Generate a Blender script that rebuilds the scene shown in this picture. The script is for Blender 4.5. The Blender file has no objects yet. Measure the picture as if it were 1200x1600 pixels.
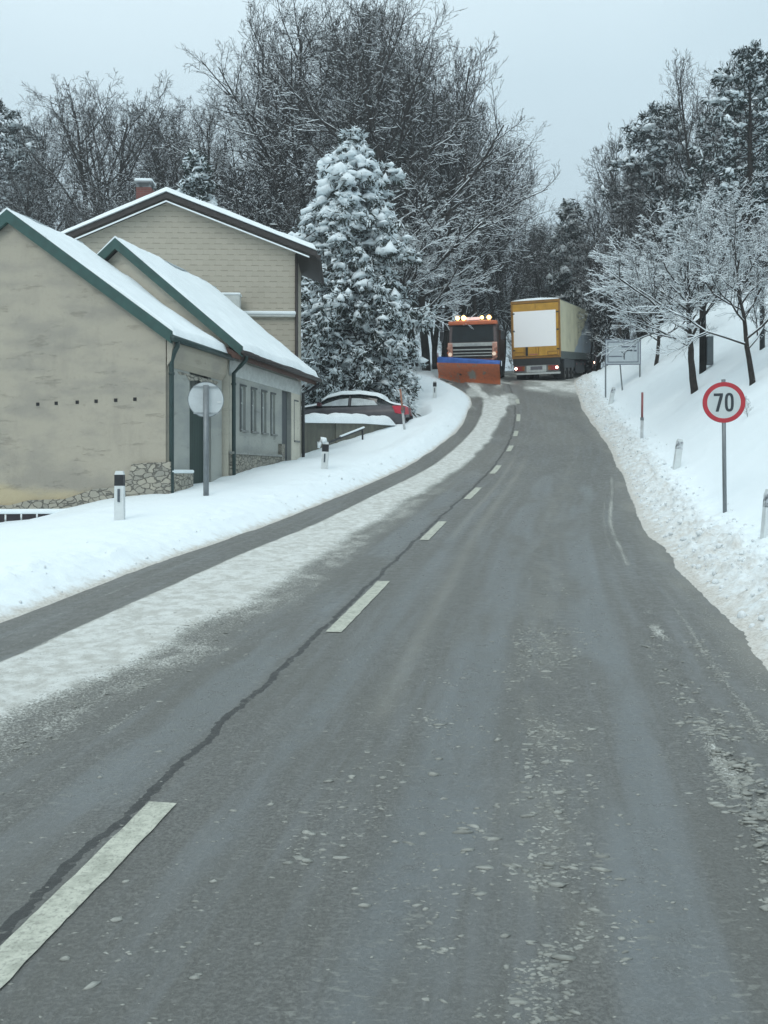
import bpy, math, random
import numpy as np
from mathutils import Vector, Matrix
R = math.radians
SC = bpy.context.scene
COL = SC.collection

# ------------------------------------------------------------------ camera
F, HOR, CZ = 1450.0, 745.0, 2.0
cam_d = bpy.data.cameras.new('camera'); cam = bpy.data.objects.new('camera', cam_d); COL.objects.link(cam)
cam.location = (0, 0, CZ); cam.rotation_euler = (R(90), 0, 0)
cam_d.sensor_fit = 'VERTICAL'; cam_d.sensor_height = 24; cam_d.lens = 24*F/1600
cam_d.shift_y = -(800-HOR)/1600
cam_d.clip_start = .05; cam_d.clip_end = 5000
SC.camera = cam
SC.render.resolution_x = 768; SC.render.resolution_y = 1024

# ------------------------------------------------------------------ sky
SUN_EL, SUN_AZ = 38, 200
w = bpy.data.worlds.new('World'); SC.world = w; w.use_nodes = True
nt = w.node_tree; N = nt.nodes; L = nt.links; N.clear()
out = N.new('ShaderNodeOutputWorld'); bg = N.new('ShaderNodeBackground')
sky = N.new('ShaderNodeTexSky'); sky.sky_type = 'NISHITA'; sky.sun_disc = False
sky.sun_elevation = R(SUN_EL); sky.sun_rotation = R(SUN_AZ)
tc = N.new('ShaderNodeTexCoord'); sep = N.new('ShaderNodeSeparateXYZ'); L.new(tc.outputs['Generated'], sep.inputs[0])
nz = N.new('ShaderNodeTexNoise'); nz.inputs['Scale'].default_value = 1.3; nz.inputs['Detail'].default_value = 3
L.new(tc.outputs['Generated'], nz.inputs['Vector'])
ad = N.new('ShaderNodeMath'); ad.operation = 'MULTIPLY_ADD'; ad.inputs[1].default_value = .35; L.new(nz.outputs[0], ad.inputs[0])
sx = N.new('ShaderNodeMath'); sx.operation = 'MULTIPLY_ADD'; sx.inputs[1].default_value = -.16; L.new(sep.outputs[0], sx.inputs[0]); L.new(sep.outputs[2], sx.inputs[2])
L.new(sx.outputs[0], ad.inputs[2])
rp = N.new('ShaderNodeValToRGB'); L.new(ad.outputs[0], rp.inputs[0])
e = rp.color_ramp.elements
e[0].position = .12; e[0].color = (.345, .440, .490, 1)
e[1].position = 1.0; e[1].color = (.84, .96, 1.0, 1)
q = e.new(.60); q.color = (.48, .60, .66, 1)
sc_ = N.new('ShaderNodeVectorMath'); sc_.operation = 'SCALE'; sc_.inputs['Scale'].default_value = .085; L.new(sky.outputs[0], sc_.inputs[0])
mx = N.new('ShaderNodeMixRGB'); mx.inputs[0].default_value = .93
L.new(sc_.outputs[0], mx.inputs[1]); L.new(rp.outputs[0], mx.inputs[2])
L.new(mx.outputs[0], bg.inputs[0]); bg.inputs[1].default_value = 1.0
L.new(bg.outputs[0], out.inputs[0])
sd = bpy.data.lights.new('sun', 'SUN'); so = bpy.data.objects.new('sun', sd); COL.objects.link(so)
sd.energy = .6; sd.angle = R(25); sd.color = (1, .97, .92)
_d = Vector((math.sin(R(SUN_AZ))*math.cos(R(SUN_EL)), math.cos(R(SUN_AZ))*math.cos(R(SUN_EL)), math.sin(R(SUN_EL))))
so.rotation_euler = _d.to_track_quat('Z', 'Y').to_euler(); so.location = (0, 0, 60)
SC.view_settings.view_transform = 'Standard'; SC.view_settings.look = 'None'
SC.view_settings.exposure = 0.58; SC.view_settings.gamma = 1
SC.render.engine = 'CYCLES'

# ------------------------------------------------------------------ helpers
def P(px, py, Z):
    return Vector(((px-600)/F*Z, Z, CZ+(HOR-py)/F*Z))

def hsh(i, j, s):
    v = np.sin(i*127.1+j*311.7+s*74.7)*43758.5453
    return v-np.floor(v)
def vnoise(x, y, s=0):
    x = np.asarray(x, float); y = np.asarray(y, float)
    i = np.floor(x); j = np.floor(y); u = x-i; v = y-j
    u = u*u*(3-2*u); v = v*v*(3-2*v)
    return (hsh(i, j, s)*(1-u)+hsh(i+1, j, s)*u)*(1-v)+(hsh(i, j+1, s)*(1-u)+hsh(i+1, j+1, s)*u)*v
def fbm(x, y, s=0, o=4):
    t = 0; a = .5; x = np.asarray(x, float); y = np.asarray(y, float)
    for k in range(o):
        t = t+a*vnoise(x, y, s+k*7.3); x = x*2.03+1.7; y = y*2.03+3.1; a *= .5
    return t
def sstep(a, b, x):
    t = np.clip((np.asarray(x, float)-a)/(b-a), 0, 1); return t*t*(3-2*t)
def curve(kn):
    xs = np.array([k[0] for k in kn], float); ys = np.array([k[1] for k in kn], float)
    h = np.diff(xs); dl = np.diff(ys)/h
    m = np.zeros(len(xs)); m[0] = dl[0]; m[-1] = dl[-1]
    for i in range(1, len(xs)-1):
        m[i] = 0 if dl[i-1]*dl[i] <= 0 else (h[i-1]+h[i])/(h[i-1]/dl[i]+h[i]/dl[i-1]) if False else (dl[i-1]*h[i]+dl[i]*h[i-1])/(h[i-1]+h[i])
    def f(x):
        x = np.clip(np.asarray(x, float), xs[0], xs[-1])
        i = np.clip(np.searchsorted(xs, x)-1, 0, len(xs)-2)
        hh = xs[i+1]-xs[i]; t = (x-xs[i])/hh
        return ((2*t**3-3*t**2+1)*ys[i]+(t**3-2*t**2+t)*hh*m[i]+(-2*t**3+3*t**2)*ys[i+1]+(t**3-t**2)*hh*m[i+1])
    return f

class MB:
    """collects boxes, tubes and polygons for one mesh object"""
    def __init__(s): s.v = []; s.f = []; s.n = 0; s.M = None
    def add(s, vs, fs):
        if s.M is not None: vs = [tuple(s.M @ Vector(v)) for v in vs]
        s.v.extend([tuple(v) for v in vs]); s.f.extend([tuple(i+s.n for i in f) for f in fs]); s.n += len(vs); return s
    def box(s, x0, x1, y0, y1, z0, z1):
        v = [(x0,y0,z0),(x1,y0,z0),(x1,y1,z0),(x0,y1,z0),(x0,y0,z1),(x1,y0,z1),(x1,y1,z1),(x0,y1,z1)]
        return s.add(v, [(0,3,2,1),(4,5,6,7),(0,1,5,4),(1,2,6,5),(2,3,7,6),(3,0,4,7)])
    def prism(s, pts, a, b, ax='x'):
        """polygon in the two other axes, extruded from a to b along ax"""
        n = len(pts)
        def mk(p, c): return {'x': (c, p[0], p[1]), 'y': (p[0], c, p[1]), 'z': (p[0], p[1], c)}[ax]
        v = [mk(p, a) for p in pts]+[mk(p, b) for p in pts]
        f = [tuple(range(n))[::-1], tuple(range(n, 2*n))]+[(i, (i+1) % n, n+(i+1) % n, n+i) for i in range(n)]
        return s.add(v, f)
    def tube(s, pts, r, k=8, cap=True):
        pts = [Vector(p) for p in pts]; n = len(pts)
        rr = r if isinstance(r, (list, tuple)) else [r]*n
        vs = []; fs = []
        for i, p in enumerate(pts):
            d = (pts[min(i+1, n-1)]-pts[max(i-1, 0)]).normalized()
            a = d.cross(Vector((0, 0, 1)) if abs(d.z) < .9 else Vector((1, 0, 0))).normalized(); b = d.cross(a)
            for j in range(k):
                t = 2*math.pi*j/k; vs.append(p+(a*math.cos(t)+b*math.sin(t))*rr[i])
        for i in range(n-1):
            for j in range(k):
                fs.append((i*k+j, i*k+(j+1) % k, (i+1)*k+(j+1) % k, (i+1)*k+j))
        if cap: fs.append(tuple(range(k))[::-1]); fs.append(tuple(range((n-1)*k, n*k)))
        return s.add(vs, fs)
    def disc(s, c, r, ax, t, k=32, r0=0):
        """flat ring or disc with thickness t along ax, centre c"""
        c = Vector(c); ex = {'x': (Vector((0,1,0)), Vector((0,0,1)), Vector((1,0,0))), 'y': (Vector((1,0,0)), Vector((0,0,1)), Vector((0,1,0))), 'z': (Vector((1,0,0)), Vector((0,1,0)), Vector((0,0,1)))}[ax]
        vs = []
        rad = [(r, 0), (r, t)]+([(r0, t), (r0, 0)] if r0 else [])
        for q, h in rad:
            for j in range(k):
                a = 2*math.pi*j/k; vs.append(c+ex[0]*q*math.cos(a)+ex[1]*q*math.sin(a)+ex[2]*h)
        fs = []; m = len(rad)
        rng = range(m) if r0 else range(m-1)
        for i in rng:
            i2 = (i+1) % m
            for j in range(k): fs.append((i*k+j, i*k+(j+1) % k, i2*k+(j+1) % k, i2*k+j))
        if not r0: fs.append(tuple(range(k))[::-1]); fs.append(tuple(range(k, 2*k)))
        return s.add(vs, fs)
    def build(s, name, m, parent=None, smooth=False, bevel=0):
        me = bpy.data.meshes.new(name); me.from_pydata(s.v, [], s.f); me.update()
        return link(name, me, m, parent, smooth, bevel)

def link(name, me, m, parent=None, smooth=False, bevel=0):
    o = bpy.data.objects.new(name, me); COL.objects.link(o); me.materials.append(m)
    if parent: o.parent = parent
    if smooth: me.polygons.foreach_set('use_smooth', [True]*len(me.polygons))
    if bevel:
        b = o.modifiers.new('bevel', 'BEVEL'); b.width = bevel; b.segments = 2; b.limit_method = 'ANGLE'
    return o
def npmesh(name, V, Fq, m, parent=None, smooth=False):
    """V (n,3), Fq (m,3 or 4) numpy arrays"""
    me = bpy.data.meshes.new(name); V = np.asarray(V, np.float32); Fq = np.asarray(Fq, np.int32); k = Fq.shape[1]
    me.vertices.add(len(V)); me.vertices.foreach_set('co', V.ravel())
    me.loops.add(Fq.size); me.loops.foreach_set('vertex_index', Fq.ravel())
    me.polygons.add(len(Fq)); me.polygons.foreach_set('loop_start', np.arange(0, Fq.size, k, dtype=np.int32))
    me.polygons.foreach_set('loop_total', np.full(len(Fq), k, np.int32))
    if smooth: me.polygons.foreach_set('use_smooth', np.ones(len(Fq), bool))
    me.update(calc_edges=True); me.validate()
    return link(name, me, m, parent) if m else me
def grid_faces(nr, nc):
    i = np.arange(nr-1)[:, None]*nc+np.arange(nc-1)[None, :]; i = i.ravel()
    return np.stack([i, i+1, i+nc+1, i+nc], 1)
def vattr(o, name, vals):
    a = o.data.attributes.new(name, 'FLOAT', 'POINT'); a.data.foreach_set('value', np.asarray(vals, np.float32).ravel())
def tag(o, label=None, cat=None, group=None, kind=None):
    if label: o['label'] = label
    if cat: o['category'] = cat
    if group: o['group'] = group
    if kind: o['kind'] = kind
    return o
def thing(name, loc, rot=(0,0,0), label=None, cat=None, group=None):
    o = bpy.data.objects.new(name, None); COL.objects.link(o); o.location = loc; o.rotation_euler = rot; o.empty_display_size = .3
    return tag(o, label, cat, group)
def dup(root, loc, rot, scale=1, label=None, group=None):
    def cp(o, par):
        c = o.copy(); COL.objects.link(c); c.parent = par
        for ch in o.children: cp(ch, c)
        return c
    r = cp(root, None); r.location = loc; r.rotation_euler = rot; r.scale = (scale,)*3
    if label: r['label'] = label
    if group: r['group'] = group
    return r

# ------------------------------------------------------------------ materials
class NT:
    def __init__(s, m): s.t = m.node_tree; s.N = s.t.nodes; s.L = s.t.links
    def n(s, ty, **kw):
        o = s.N.new(ty)
        for k, v in kw.items():
            if k.startswith('i_'):
                key = k[2:]; o.inputs[int(key) if key.isdigit() else key].default_value = v
            else: setattr(o, k, v)
        return o
    def l(s, a, b): s.L.new(a, b)
    def math(s, op, a, b=None, c=None, clamp=False):
        o = s.N.new('ShaderNodeMath'); o.operation = op; o.use_clamp = clamp
        for i, v in enumerate((a, b, c)):
            if v is None: continue
            if isinstance(v, (int, float)): o.inputs[i].default_value = v
            else: s.l(v, o.inputs[i])
        return o.outputs[0]
    def mix(s, f, a, b):
        o = s.N.new('ShaderNodeMixRGB')
        for i, v in enumerate((f, a, b)):
            if isinstance(v, (int, float)): o.inputs[i].default_value = v
            elif isinstance(v, tuple): o.inputs[i].default_value = v if len(v) == 4 else v+(1,)
            else: s.l(v, o.inputs[i])
        return o.outputs[0]
    def noise(s, vec, scale, detail=4, rough=.55, sc=None):
        if sc:
            mp = s.n('ShaderNodeMapping'); mp.inputs['Scale'].default_value = sc; s.l(vec, mp.inputs[0]); vec = mp.outputs[0]
        o = s.n('ShaderNodeTexNoise'); o.inputs['Scale'].default_value = scale; o.inputs['Detail'].default_value = detail; o.inputs['Roughness'].default_value = rough
        s.l(vec, o.inputs['Vector']); return o.outputs[0]
    def step(s, x, a, b):
        o = s.n('ShaderNodeMapRange', interpolation_type='SMOOTHSTEP'); o.inputs[1].default_value = a; o.inputs[2].default_value = b
        s.l(x, o.inputs[0]); return o.outputs[0]
def newmat(name):
    m = bpy.data.materials.new(name); m.use_nodes = True; return m, NT(m), m.node_tree.nodes['Principled BSDF']
MC = {}
def mat(name, col, rough=.6, var=.25, scale=6, bump=.0, bscale=40, metal=0, spec=.5, col2=None, sc=None, emit=None):
    if name in MC: return MC[name]
    m, t, b = newmat(name)
    tc = t.n('ShaderNodeTexCoord')
    nz = t.noise(tc.outputs['Object'], scale, 5, .6, sc)
    f = t.step(nz, .3, .7)
    c2 = col2 or tuple(c*(1-var) for c in col)
    t.l(t.mix(f, col, c2), b.inputs['Base Color'])
    b.inputs['Roughness'].default_value = rough; b.inputs['Metallic'].default_value = metal; b.inputs['Specular IOR Level'].default_value = spec
    if bump:
        bn = t.n('ShaderNodeBump'); bn.inputs['Strength'].default_value = bump; bn.inputs['Distance'].default_value = .02
        t.l(t.noise(tc.outputs['Object'], bscale, 5, .6), bn.inputs['Height']); t.l(bn.outputs[0], b.inputs['Normal'])
    if emit:
        b.inputs['Emission Color'].default_value = emit[0]+(1,); b.inputs['Emission Strength'].default_value = emit[1]
    MC[name] = m; return m
SNOW_C = (.80, .86, .88)
M_snow = mat('snow', SNOW_C, .75, .06, 3, .25, 9, spec=.2)
M_tsnow = mat('tree_snow', (.78, .85, .88), .8, .10, 4, spec=.1)
M_bark = mat('bark', (.045, .040, .036), .9, .45, 5, .5, 20, spec=.15)
M_barkd = mat('dark_bark', (.020, .019, .018), .9, .4, 4, spec=.1)
M_steel = mat('galvanised_steel', (.20, .22, .23), .45, .2, 8, metal=.4)
M_dark = mat('dark_metal', (.02, .022, .025), .5, .3, 8)
M_black = mat('black_rubber', (.012, .012, .013), .8, .3, 12)
M_glass = mat('dark_glass', (.018, .026, .030), .12, .3, 3, spec=.7)

# snow ground
def ground_mat():
    m, t, b = newmat('snow_ground')
    g = t.n('ShaderNodeNewGeometry'); p = g.outputs['Position']
    at = t.n('ShaderNodeAttribute', attribute_name='dirt')
    n1 = t.noise(p, 5, 6, .65); n2 = t.noise(p, 30, 4, .6); n3 = t.noise(p, .5, 3)
    d = t.math('MULTIPLY', at.outputs['Fac'], 1.0)
    dd = t.math('ADD', d, t.math('MULTIPLY_ADD', n1, 1.0, -.62))
    f = t.step(dd, .12, .75)
    f = t.math('MULTIPLY', f, t.step(at.outputs['Fac'], .02, .3))
    clean = t.mix(n3, (.80, .86, .885, 1), (.76, .835, .865, 1))
    dirty = t.mix(t.step(n2, .4, .65), (.58, .57, .53, 1), (.44, .42, .38, 1))
    t.l(t.mix(f, clean, dirty), b.inputs['Base Color'])
    b.inputs['Roughness'].default_value = .8; b.inputs['Specular IOR Level'].default_value = .2
    bn = t.n('ShaderNodeBump'); bn.inputs['Strength'].default_value = .5; bn.inputs['Distance'].default_value = .04
    hh = t.math('ADD', t.math('MULTIPLY', n1, .6), t.math('MULTIPLY', n2, .3)); t.l(hh, bn.inputs['Height']); t.l(bn.outputs[0], b.inputs['Normal'])
    return m
M_ground = ground_mat()

def road_mat():
    m, t, b = newmat('wet_asphalt')
    uv = t.n('ShaderNodeUVMap').outputs[0]
    sp = t.n('ShaderNodeSeparateXYZ'); t.l(uv, sp.inputs[0]); U = sp.outputs[0]; V = sp.outputs[1]
    g = t.n('ShaderNodeNewGeometry'); p = g.outputs['Position']
    at = t.n('ShaderNodeAttribute', attribute_name='slush'); S = at.outputs['Fac']
    am = t.n('ShaderNodeAttribute', attribute_name='grime'); G = am.outputs['Fac']
    ag = t.n('ShaderNodeAttribute', attribute_name='wet'); W = ag.outputs['Fac']
    grit = t.step(t.noise(p, 55, 5, .75), .34, .66); mid = t.noise(p, 9, 5, .65); big = t.noise(p, .9, 4, .6)
    stre = t.noise(uv, 1.0, 5, .6, (5.5, .35, 1)); stre2 = t.noise(uv, 1.0, 4, .6, (18, .8, 1))
    base = t.mix(grit, (.088, .091, .086, 1), (.190, .194, .182, 1))
    base = t.mix(t.math('MULTIPLY', t.step(big, .38, .66), .5), base, (.125, .128, .116, 1))
    base = t.mix(t.math('MULTIPLY', t.step(stre, .45, .66), .5), base, (.185, .198, .200, 1))
    base = t.mix(t.math('MULTIPLY', t.step(stre2, .5, .72), .28), base, (.17, .18, .18, 1))
    base = t.mix(t.math('MULTIPLY', W, t.math('MULTIPLY', mid, .9)), base, (.190, .213, .225, 1))  # pale bluish sheen of the wet wheel tracks, painted into the base colour
    # brown-grey dried grime
    base = t.mix(t.math('MULTIPLY', G, t.math('MULTIPLY_ADD', t.step(mid, .3, .7), .5, .45), None, True), base, (.250, .248, .220, 1))
    # crack along the centre seam
    wob = t.math('MULTIPLY_ADD', t.noise(uv, 1.0, 5, .7, (0, 1.3, 0)), .22, -.235)
    dist = t.math('ABSOLUTE', t.math('SUBTRACT', U, wob))
    wd = t.math('MULTIPLY_ADD', t.noise(uv, 1.0, 3, .6, (0, 9, 0)), .09, -.018)
    ck = t.math('LESS_THAN', t.math('SUBTRACT', dist, t.math('MULTIPLY', mid, .012)), t.math('MULTIPLY', wd, .8))
    ck = t.math('MULTIPLY', ck, .8)
    base = t.mix(ck, base, (.030, .033, .034, 1))
    # slush and packed snow
    sf = t.math('ADD', S, t.math('MULTIPLY_ADD', t.math('ADD', t.math('MULTIPLY', mid, .6), t.math('MULTIPLY', grit, .4)), 1.3, -.68))
    f1 = t.step(sf, .28, .55); f2 = t.step(sf, .62, 1.0)
    spk = t.step(t.noise(p, 30, 3, .5, (.5, 1.2, 1)), .60, .66)
    zone = t.step(t.noise(uv, 1.0, 4, .6, (1.6, .5, 1)), .45, .62)
    base = t.mix(t.math('MULTIPLY', t.math('MULTIPLY', spk, t.math('MULTIPLY_ADD', zone, .8, .2)), .6), base, (.27, .28, .255, 1))
    slc = t.mix(grit, (.24, .245, .225, 1), (.40, .41, .38, 1))
    snc = t.mix(t.step(t.noise(p, 6, 6, .7), .36, .62), (.49, .495, .46, 1), (.67, .69, .665, 1))
    col = t.mix(f1, base, slc); col = t.mix(f2, col, snc)
    t.l(col, b.inputs['Base Color'])
    r = t.math('MULTIPLY_ADD', t.step(mid, .3, .7), .22, .40)
    r = t.math('SUBTRACT', r, t.math('MULTIPLY', W, .16))
    r = t.math('ADD', r, t.math('MULTIPLY', f1, .4), None, True)
    t.l(r, b.inputs['Roughness']); b.inputs['Specular IOR Level'].default_value = .4
    bn = t.n('ShaderNodeBump'); bn.inputs['Strength'].default_value = .6; bn.inputs['Distance'].default_value = .012
    h = t.math('ADD', t.math('MULTIPLY', grit, .6), t.math('MULTIPLY', f1, t.math('MULTIPLY', mid, 2.2)))
    t.l(h, bn.inputs['Height']); t.l(bn.outputs[0], b.inputs['Normal'])
    return m
M_road = road_mat()

# ------------------------------------------------------------------ terrain functions
Rz = curve([(-40,-2.4),(0,0),(11.5,.71),(17,1.16),(21.5,1.73),(25.8,2.30),(30,2.99),(34,3.70),(38,4.60),(42,5.58),(45.5,6.52),(48.5,7.02),(52,7.5),(60,8.6),(75,10.5),(100,12.5),(200,17),(1600,45)])
cX = curve([(-40,-8.9),(0,-1.995),(11.5,0),(17,1.05),(21.5,2.17),(25.8,3.18),(30,4.10),(34,4.85),(38,5.50),(42,6.0),(46,6.3),(50,7.0),(55,8.4),(62,10.8),(75,16),(100,27),(200,60),(1600,300)])
eL = curve([(-40,3.5),(11.5,3.5),(17,3.15),(22.3,2.8),(30,2.42),(38,2.15),(42,2.2),(46,3.2),(50,3.9),(1600,4.2)])
eR_ = curve([(-40,3.97),(8,3.97),(19.3,3.65),(32.8,3.1),(40.4,2.8),(46,3.2),(52,3.5),(1600,3.6)])
def eR(Y): return eR_(Y)+.15*(fbm(np.asarray(Y)*.42, np.asarray(Y)*0, 77, 3)-.45)
bR = curve([(-1,-.25),(-.3,-.06),(0,.03),(.35,.18),(.8,.34),(1.2,.47),(2,1.0),(3,1.8),(4,2.5),(6,3.8),(8,4.7),(12,6),(20,7.5),(40,9),(1500,25)])
bLn = curve([(-1,-.25),(-.3,-.06),(0,.03),(.4,.20),(.9,.30),(1.6,.34),(3,.25),(6,-.25),(10,-.5),(20,-.8),(60,-1),(1500,5)])
bLf = curve([(-1,-.25),(-.3,-.06),(0,.03),(.4,.20),(.9,.32),(1.6,.35),(3,.5),(6,.9),(10,1.5),(20,2.5),(60,6),(1500,30)])
def ground(X, Y, detail=True):
    X = np.asarray(X, float); Y = np.asarray(Y, float)
    c = cX(Y); dl = c-eL(Y)-X; dr = X-c-eR(Y); r = Rz(Y)
    wf = sstep(30, 42, Y)
    near = sstep(17, 8, Y)
    zl = bLn(dl)*(1-wf)+bLf(dl)*wf
    zl = zl-near*.18*sstep(.4, 2, dl)
    wn = sstep(24, 29, Y)*(1-wf); zl = zl-.22*wn*sstep(.6, 1.5, dl)
    fr = sstep(60, 46, Y)*.0+1
    zr = bR(dr)*fr
    z = np.where(dl > dr, zl, zr)+r
    # terrace behind the low concrete wall
    s = ((X+2.64)*(-4.5)+(Y-29.5)*2.92)/math.hypot(4.5, 2.92)
    wt = sstep(.0, .45, s)*sstep(39.5, 37.5, Y)*sstep(2.0, 1.0, X)*sstep(-14, -10, X)
    z = z*(1-wt)+3.72*wt
    if detail:
        d = np.maximum(dl, dr)
        amp = .02+.035*np.exp(-((d-.5)/.6)**2)+.10*sstep(1.2, 5, d)
        z = z+amp*(fbm(X*.9, Y*.9, 3, 3)-.45)*2*sstep(-.5, .2, d)
        # ploughed lumps on the verge crest
        kr = np.where(dr > dl, 1.0, .40)
        l = fbm(X*5.5, Y*5.5, 11, 4)
        z = z+kr*.22*np.exp(-((d-.55)/.50)**2)*(np.abs(l-.47)*2.4-.15)*sstep(-.3, .1, d)
        z = z+.05*(fbm(X*1.7, Y*1.7, 21, 4)-.47)*sstep(.2, 1, d)
    return z
def gz(x, y): return float(ground(x, y, False))
def at(px, Z, dz=0):
    x = (px-600)/F*Z; return Vector((x, Z, gz(x, Z)+dz))

def rows():
    a = [-40.]
    while a[-1] < 1600:
        y = a[-1]
        if y < 0: st = 1.5
        elif y < 26: st = .045+.0030*y
        elif y < 60: st = .0055*y
        elif y < 100: st = .8
        else: st = y*.06
        a.append(y+st)
    return np.array(a)
YR = rows()
def offs(dense_to, st, far):
    a = [-.7]
    while a[-1] < far:
        d = a[-1]; a.append(d+(st if d < dense_to else max(st*1.3, (d-dense_to)*.12)))
    return np.array(a)
def make_ground():
    ol = offs(2.2, .05, 1500)[::-1]; orr = offs(2.2, .05, 1500)
    c = cX(YR)[:, None]; XL = c-eL(YR)[:, None]-ol[None, :]; XR = c+eR(YR)[:, None]+orr[None, :]
    X = np.concatenate([XL, XR], 1); Y = np.repeat(YR[:, None], X.shape[1], 1)
    Z = ground(X, Y)
    o = npmesh('snow_ground', np.stack([X, Y, Z], -1).reshape(-1, 3), grid_faces(*X.shape), M_ground, smooth=True)
    d = np.concatenate([np.repeat(ol[None, :], len(YR), 0), np.repeat(orr[None, :], len(YR), 0)], 1)
    side = np.concatenate([np.zeros(len(ol)), np.ones(len(orr))])[None, :]
    dirtR = .75*np.exp(-np.maximum(d+.05, 0)/.35)+.42*np.exp(-((d-.6)/.5)**2)
    dirtL = .95*np.exp(-np.maximum(d+.1, 0)/.16)+.12*np.exp(-((d-.4)/.4)**2)
    vattr(o, 'dirt', np.clip(dirtR*side+dirtL*(1-side), 0, 1))
    tag(o, kind='structure')
make_ground()

def road_masks(U, Y, X):
    el = eL(Y)*.985; er = eR(Y)*.985
    k = el/3.45                                    # the left lane narrows with distance
    u = U
    w1 = .10*(fbm(Y*.5, 0*Y, 5, 3)-.45)
    r0 = -2.44*k+w1; r1 = np.interp(Y, [5, 7.5, 10, 18, 30, 38, 42], [-1.62, -1.48, -1.30, -1.30, -.92, -.60, -.50])+w1+.30*(fbm(Y*1.1, Y*0+3, 8, 3)-.45)
    far = sstep(36, 42, Y)
    ridge = sstep(r0-.10, r0+.10, u)*sstep(r1+.22, r1-.05, u)
    slush = sstep(r1-.2, r1+.05, u)*sstep(r1+.85, r1+.30, u)*sstep(28, 18, Y)
    S = ridge*1.12+slush*(.40+.25*sstep(.40, .62, fbm(X*3, Y*3, 23, 4)))*(1-ridge)
    # thin lines of slush
    def line(c, wd, a, y0, y1, fade=4):
        return a*np.exp(-((u-c)/wd)**2)*sstep(y0, y0+.5, Y)*sstep(y1+fade, y1, Y)
    br = fbm(Y*1.3, Y*0, 31, 4)
    S = S+line(-.78+w1, .05, .42, 0, 6)*sstep(.42, .55, br)
    S = S+line(3.05+.16*(fbm(Y*.9, Y*0, 41, 4)-.5), .055+.05*fbm(Y*2, Y*0, 43, 3), .56, 0, 9.3, 1)*(.25+1.1*sstep(.35, .6, fbm(X*6, Y*3, 44, 4)))+line(3.06+.1*(fbm(Y*.5, Y*0, 42, 3)-.5), .05, .62, 12.3, 22)*(.5+br)+line(2.93, .03, .45, 12.8, 19)*(.5+br)
    S = S+sstep(34, 28, Y)*(.42*np.exp(-((u+2.98*k)/.035)**2)+.34*np.exp(-((u+2.72*k)/.03)**2)+.30*np.exp(-((u+3.2*k)/.05)**2))*(.3+1.2*br)
    S = S+line(3.36+.05*(fbm(Y*.9, Y*0, 45, 4)-.5), .035, .62, 0, 9)*(.3+br)
    S = S+line(3.62, .16, .30, 0, 40)
    mott = fbm(X*6, Y*2.2, 51, 4)
    S = S+line(2.02, .22, .16, 0, 7)*sstep(.42, .6, mott)+line(1.2, .3, .10, 0, 5)*sstep(.42, .6, mott)
    S = S*(1-.75*sstep(40, 43, Y))+sstep(37, 41, Y)*sstep(.5, -.2, u)*(.10+.70*sstep(.40, .60, fbm(u*1.6, Y*.5+u*.8, 61, 4)))
    S = S+sstep(42.5-u*1.3, 45-u*1.3, Y+2.2*(fbm(X*.8, Y*.4, 71, 3)-.45)*2)*sstep(.1, .9, u)*(.55+.5*sstep(.35, .6, fbm(X*1.1, Y*.7, 81, 3)))
    edge = np.maximum(sstep(-el+.16, -el-.05, u), sstep(er-.18, er+.05, u))
    S = np.maximum(S, edge*.6)
    G = .7*sstep(er-.55, er-.12, u)*(.4+.9*sstep(.35, .6, fbm(X*1.5, Y*.9, 93, 3)))+.60*line(.95-.012*Y, .08, 1, 6, 26)*(.4+br)+.6*line(.62-.012*Y, .05, 1, 15, 26)+.35*line(2.0, .22, 1, 3, 30)*sstep(.4, .55, mott)
    G = G+.35*slush+.3*sstep(-el+.3, -el, u)+.25*sstep(14, 30, Y)*sstep(.45, .6, fbm(X*.9, Y*.35, 91, 4))
    W = sstep(.25, .75, line(1.45, .26, 1, 0, 22)+line(2.45, .24, 1, 0, 20)+line(-.42, .26, 1, 0, 24)+.7*line(.45, .16, 1, 3, 20))  # wheel-track bands that get the painted wet sheen and a smoother surface
    W = W*sstep(.37, .56, fbm(u*2.6, Y*.55, 101, 5)+.05)
    H = .045*ridge*(.55+.9*fbm(X*5, Y*5, 111, 4))+.022*slush*np.abs(fbm(X*9, Y*9, 121, 3)-.45)*4*(1-ridge)
    H = H+.030*line(3.05, .12, 1, 0, 9)*sstep(.42, .62, fbm(X*9, Y*9, 131, 3))+.02*np.clip(S-.5, 0, 1)*(1-ridge)*fbm(X*8, Y*8, 141, 3)
    return np.clip(S, 0, 1.35), np.clip(G, 0, 1), np.clip(W, 0, 1), H
def road_h(X, Y):
    U = (X-cX(Y))*.985
    return Rz(Y)+road_masks(U, Y, X)[3]
def make_road():
    nc = 200
    tt = np.linspace(0, 1, nc)[None, :]
    l = -(eL(YR)+.5)[:, None]; r = (eR(YR)+.5)[:, None]
    off = l+(r-l)*tt; X = cX(YR)[:, None]+off; Y = np.repeat(YR[:, None], nc, 1); U = off*.985
    keep = YR < 220; X = X[keep]; Y = Y[keep]; U = U[keep]
    S, G, W, H = road_masks(U, Y, X)
    Z = Rz(Y)+H
    fs = grid_faces(*X.shape)
    o = npmesh('road', np.stack([X, Y, Z], -1).reshape(-1, 3), fs, M_road, smooth=True)
    vattr(o, 'slush', S); vattr(o, 'grime', G); vattr(o, 'wet', W)
    uvl = o.data.uv_layers.new(name='UVMap')
    li = np.zeros(len(o.data.loops), np.int32); o.data.loops.foreach_get('vertex_index', li)
    uvv = np.stack([U.ravel(), Y.ravel()*1.02], 1)[li]
    uvl.data.foreach_set('uv', uvv.astype(np.float32).ravel())
    tag(o, kind='structure')
make_road()

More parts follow.
